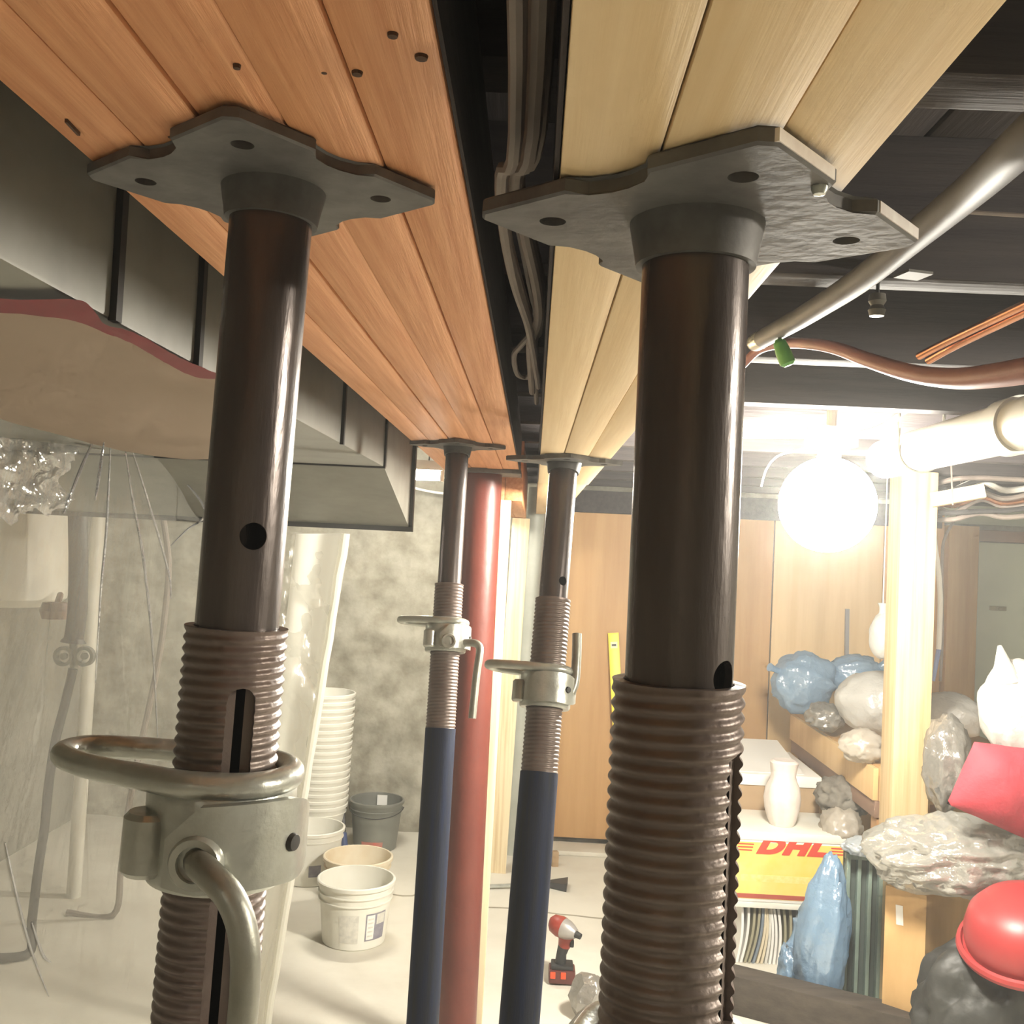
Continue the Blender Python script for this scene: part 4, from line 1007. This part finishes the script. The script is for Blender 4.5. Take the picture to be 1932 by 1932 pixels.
# heap under the bench
t_ = tag(obj('carton_under_bench', MB().span((1.30, 3.72, 0), (1.62, 4.10, 0.40), 0.004), CARD), 'plain carton under the bench, below the dark bundle', 'box')
bag('cloth_bundle', 1590, 1500, 3.95, (0.10, 0.12, 0.075), mat('dark_grey_cloth', (0.14, 0.125, 0.105), .85, var=(.24, .22, .18), scale=14), 'dark grey cloth bundle under the bench edge', 31, fold=.5, cat='cloth', z=0.60)
bag('beige_boot', 1586, 1560, 3.86, (0.075, 0.09, 0.085), BAG_T, 'beige crumpled bag under the dark cloth bundle', 32, fold=.3, z=0.50)

# ------------------------------------------------------------------ blue bags and the slatted panel
ys = 3.50
xl, xr = P(1592, 1750, ys).x, P(1664, 1750, ys).x
hs = P(1630, 1612, ys).z
t = thing('slatted_panel', 'grey-green slatted panel upright beside the tan carton', 'panel', ((xl+xr)/2, ys, 0))
obj('back_board', MB().span((xl, ys+0.020, 0), (xr, ys+0.034, hs)), GREEN_DK, t)
n = 4; w_ = (xr-xl)
for i in range(n):
    x = xl+w_*(0.02+i/(n-1)*0.86)
    obj('slat', MB().span((x, ys-0.004, 0.0), (x+w_*0.10, ys+0.021, hs), 0.002), GREEN_SL, t)
for zz in (0.0, hs-0.02): obj('rail', MB().span((xl, ys-0.002, zz), (xr, ys+0.02, zz+0.02), 0.002), GREEN_SL, t)
def tall(p):
    k = 1.0-0.30*max(0, p.z)-0.18*min(0, p.z); return Vector((p.x*k+0.32*max(0, p.z)-0.10, p.y*k, p.z*(1 if p.z < 0 else 0.93)))
bag('plastic_bag', 1556, 1742, 3.44, (0.085, 0.09, 0.275), BAG_B, 'tall blue bag sagging against the slatted panel', 21, fold=.10, amp=.06, pleat=((.25, -.1, 1), 4, .16), shape=tall, z=0.275, flat=0.003)
bag('plastic_bag', 1500, 1790, 3.52, (0.052, 0.06, 0.10), BAG_B, 'small blue bag on the floor in front of the magazines', 22, fold=.5, amp=.15, z=0.10, flat=0.003, tie=((0.0, 0, 0.08), (0.02, 0, 0.165), 0.020))
bag('plastic_bag', 1630, 1602, 3.47, (0.070, 0.05, 0.030), film('pale_bag_film', (0.70, 0.76, 0.80), .15, .2, .2, 12, .9), 'pale film bag lying over the top of the slatted panel', 23, fold=.4, z=hs+0.034)

# tan carton, standing on a corner edge towards us
C_, L_, R_ = P(1745, 1800, 3.16), P(1667, 1800, 3.24), P(1834, 1800, 3.34)
for q in (C_, L_, R_): q.z = 0
B_ = L_+R_-C_
zc_ = P(1745, 1690, 3.16).z
Zv = Vector((0, 0, zc_))
t = thing('tan_carton', 'tan carton turned corner-on beneath the bulging clear bag', 'box', (C_+B_)/2)
obj('carton', MB().hexa([C_, R_, B_, L_, C_+Zv, R_+Zv, B_+Zv, L_+Zv]), CARD_Y, t)
mid = (C_+L_)/2
dn = (C_-L_).normalized(); nrm = Vector((dn.y, -dn.x, 0))
if nrm.y > 0: nrm = -nrm
obj('torn_label', MB().bar(C_.lerp(L_, .65)+nrm*0.0012+Vector((0, 0, zc_-0.05)), C_.lerp(L_, .62)+nrm*0.0012+Vector((0, 0, zc_-0.11)), 0.022, 0.001, nrm), PAPER, t)
# pile at the right edge
bag('clear_bag', 1800, 1613, 3.18, (0.27, 0.16, 0.115), BAG_C, 'big bulging clear bag of foil lying on the tan carton', 41, fold=.18, amp=.07, pleat=((1, 0, .3), 3.5, .14), flat=zc_+0.003, sub=5)
bag('clear_bag', 1788, 1440, 3.36, (0.075, 0.075, 0.155), BAG_G, 'grey see-through bag standing right of the timber post', 42, fold=.2, amp=.08, pleat=((0, 0, 1), 3, .14))
# red cloth cushion
def pillow(TL, TR, BR, BL, thick):
    def f(side):
        def g(u, v):
            p = TL.lerp(TR, u).lerp(BL.lerp(BR, u), v); b = (math.sin(math.pi*u)*math.sin(math.pi*v))**.55
            k = 0.010*noise.noise(p*9)+0.006*noise.noise(p*22)
            return p+Vector((0, side*thick*b+side*k*b, 0.25*k))
        return g
    mb = MB().grid(f(-1), 24, 20).grid(f(1), 24, 20)
    bmesh.ops.remove_doubles(mb.bm, verts=mb.bm.verts[:], dist=1e-5); return mb
tag(obj('red_cushion', pillow(P(1838, 1400, 3.02), P(1985, 1418, 3.02), P(1985, 1606, 3.02), P(1786, 1516, 3.02), 0.075), REDCLOTH), 'red cloth cushion propped on the clear bag, upper right pile', 'cushion')
c = P(1920, 1338, 3.09)
t = thing('plastic_bag', 'white carrier bag with a pointed ear on the red cushion', 'bag', (c.x, c.y, c.z-.12))
obj('body', MB().blob(c, (0.115, 0.08, 0.150), None, 4, .05, 2, 51, .06, None, None, ((-.1, -.2, 1), 3, .10)), BAG_W, t, angle=179)
e0, e1 = P(1898, 1285, 3.07), P(1886, 1218, 3.07)
obj('ear', MB().tube([e0, e0.lerp(e1, .5), e1], [0.045, 0.024, 0.006], 12), BAG_W, t)
# dark sack with a red basin on it
bag('refuse_sack', 1895, 1870, 2.92, (0.245, 0.17, 0.235), SACK, 'charcoal rubbish sack on the floor under the red basin', 61, fold=.12, amp=.08, pleat=((.3, 0, 1), 3, .10), z=0.225, flat=0.004, sub=5, cat='sack')
c = P(1942, 1752, 2.84); 
Mb = Matrix.Translation((c.x, c.y, 0.475)) @ Matrix.Rotation(math.radians(-14), 4, 'Y') @ Matrix.Rotation(math.radians(13), 4, 'X')
t = thing('red_basin', 'glossy red upturned basin with a thick rim on the dark sack', 'basin', (c.x, c.y, 0.44))
obj('bowl', MB().lathe([(0.160, 0.0), (0.163, 0.02), (0.160, 0.055), (0.145, 0.095), (0.115, 0.125), (0.07, 0.142), (0, 0.146)], 48, Mb), REDPL, t)
obj('rim', MB().lathe([(0.160, -0.012), (0.182, -0.012), (0.186, 0.0), (0.182, 0.010), (0.172, 0.012), (0.168, 0.002), (0.160, 0.0)], 48, Mb, True), REDPL, t)

# weathered timber across the floor in front of it all
a, b = Pz(1340, 1829, 0.125), Pz(1752, 1930, 0.125)
a2 = a+(a-b)*0.35
q0, q1 = Vector((a2.x, a2.y+0.05, 0.0625)), Vector((b.x, b.y+0.05, 0.0625))
tag(obj('floor_timber', MB().bar(q0, q1, 0.10, 0.125, (0, 0, 1), 0.004), TIMBER), 'dark weathered timber lying across the floor before the boxes', 'timber')

# bare bulbs outside the frame: one added as fill behind the photographer, one along the ceiling to the right
def ceiling_bulb(label, x, y, z, w):
    t = thing('ceiling_bulb', label, 'light', (x, y, z))
    obj('bulb', MB().lathe([(0, 0.05)]+[(0.04*math.sin(a), 0.04*math.cos(a)) for a in [math.pi*i/12 for i in range(2, 12)]]+[(0, -0.04)], 20, Matrix.Translation((x, y, z))), glow('ceiling_bulb_light', (1.0, 0.92, 0.78), w*13), t)
    obj('holder', MB().lathe([(0, ZC-z), (0.03, ZC-z), (0.03, 0.042), (0, 0.042)], 16, Matrix.Translation((x, y, z))), WHITE, t)
ceiling_bulb('added unseen fill bulb lighting the near end of the cellar', -0.75, -1.7, 1.80, FILL_W)
ceiling_bulb('bare ceiling bulb under the joists beyond the right edge', 1.75, 0.66, 1.775, SIDE_W)
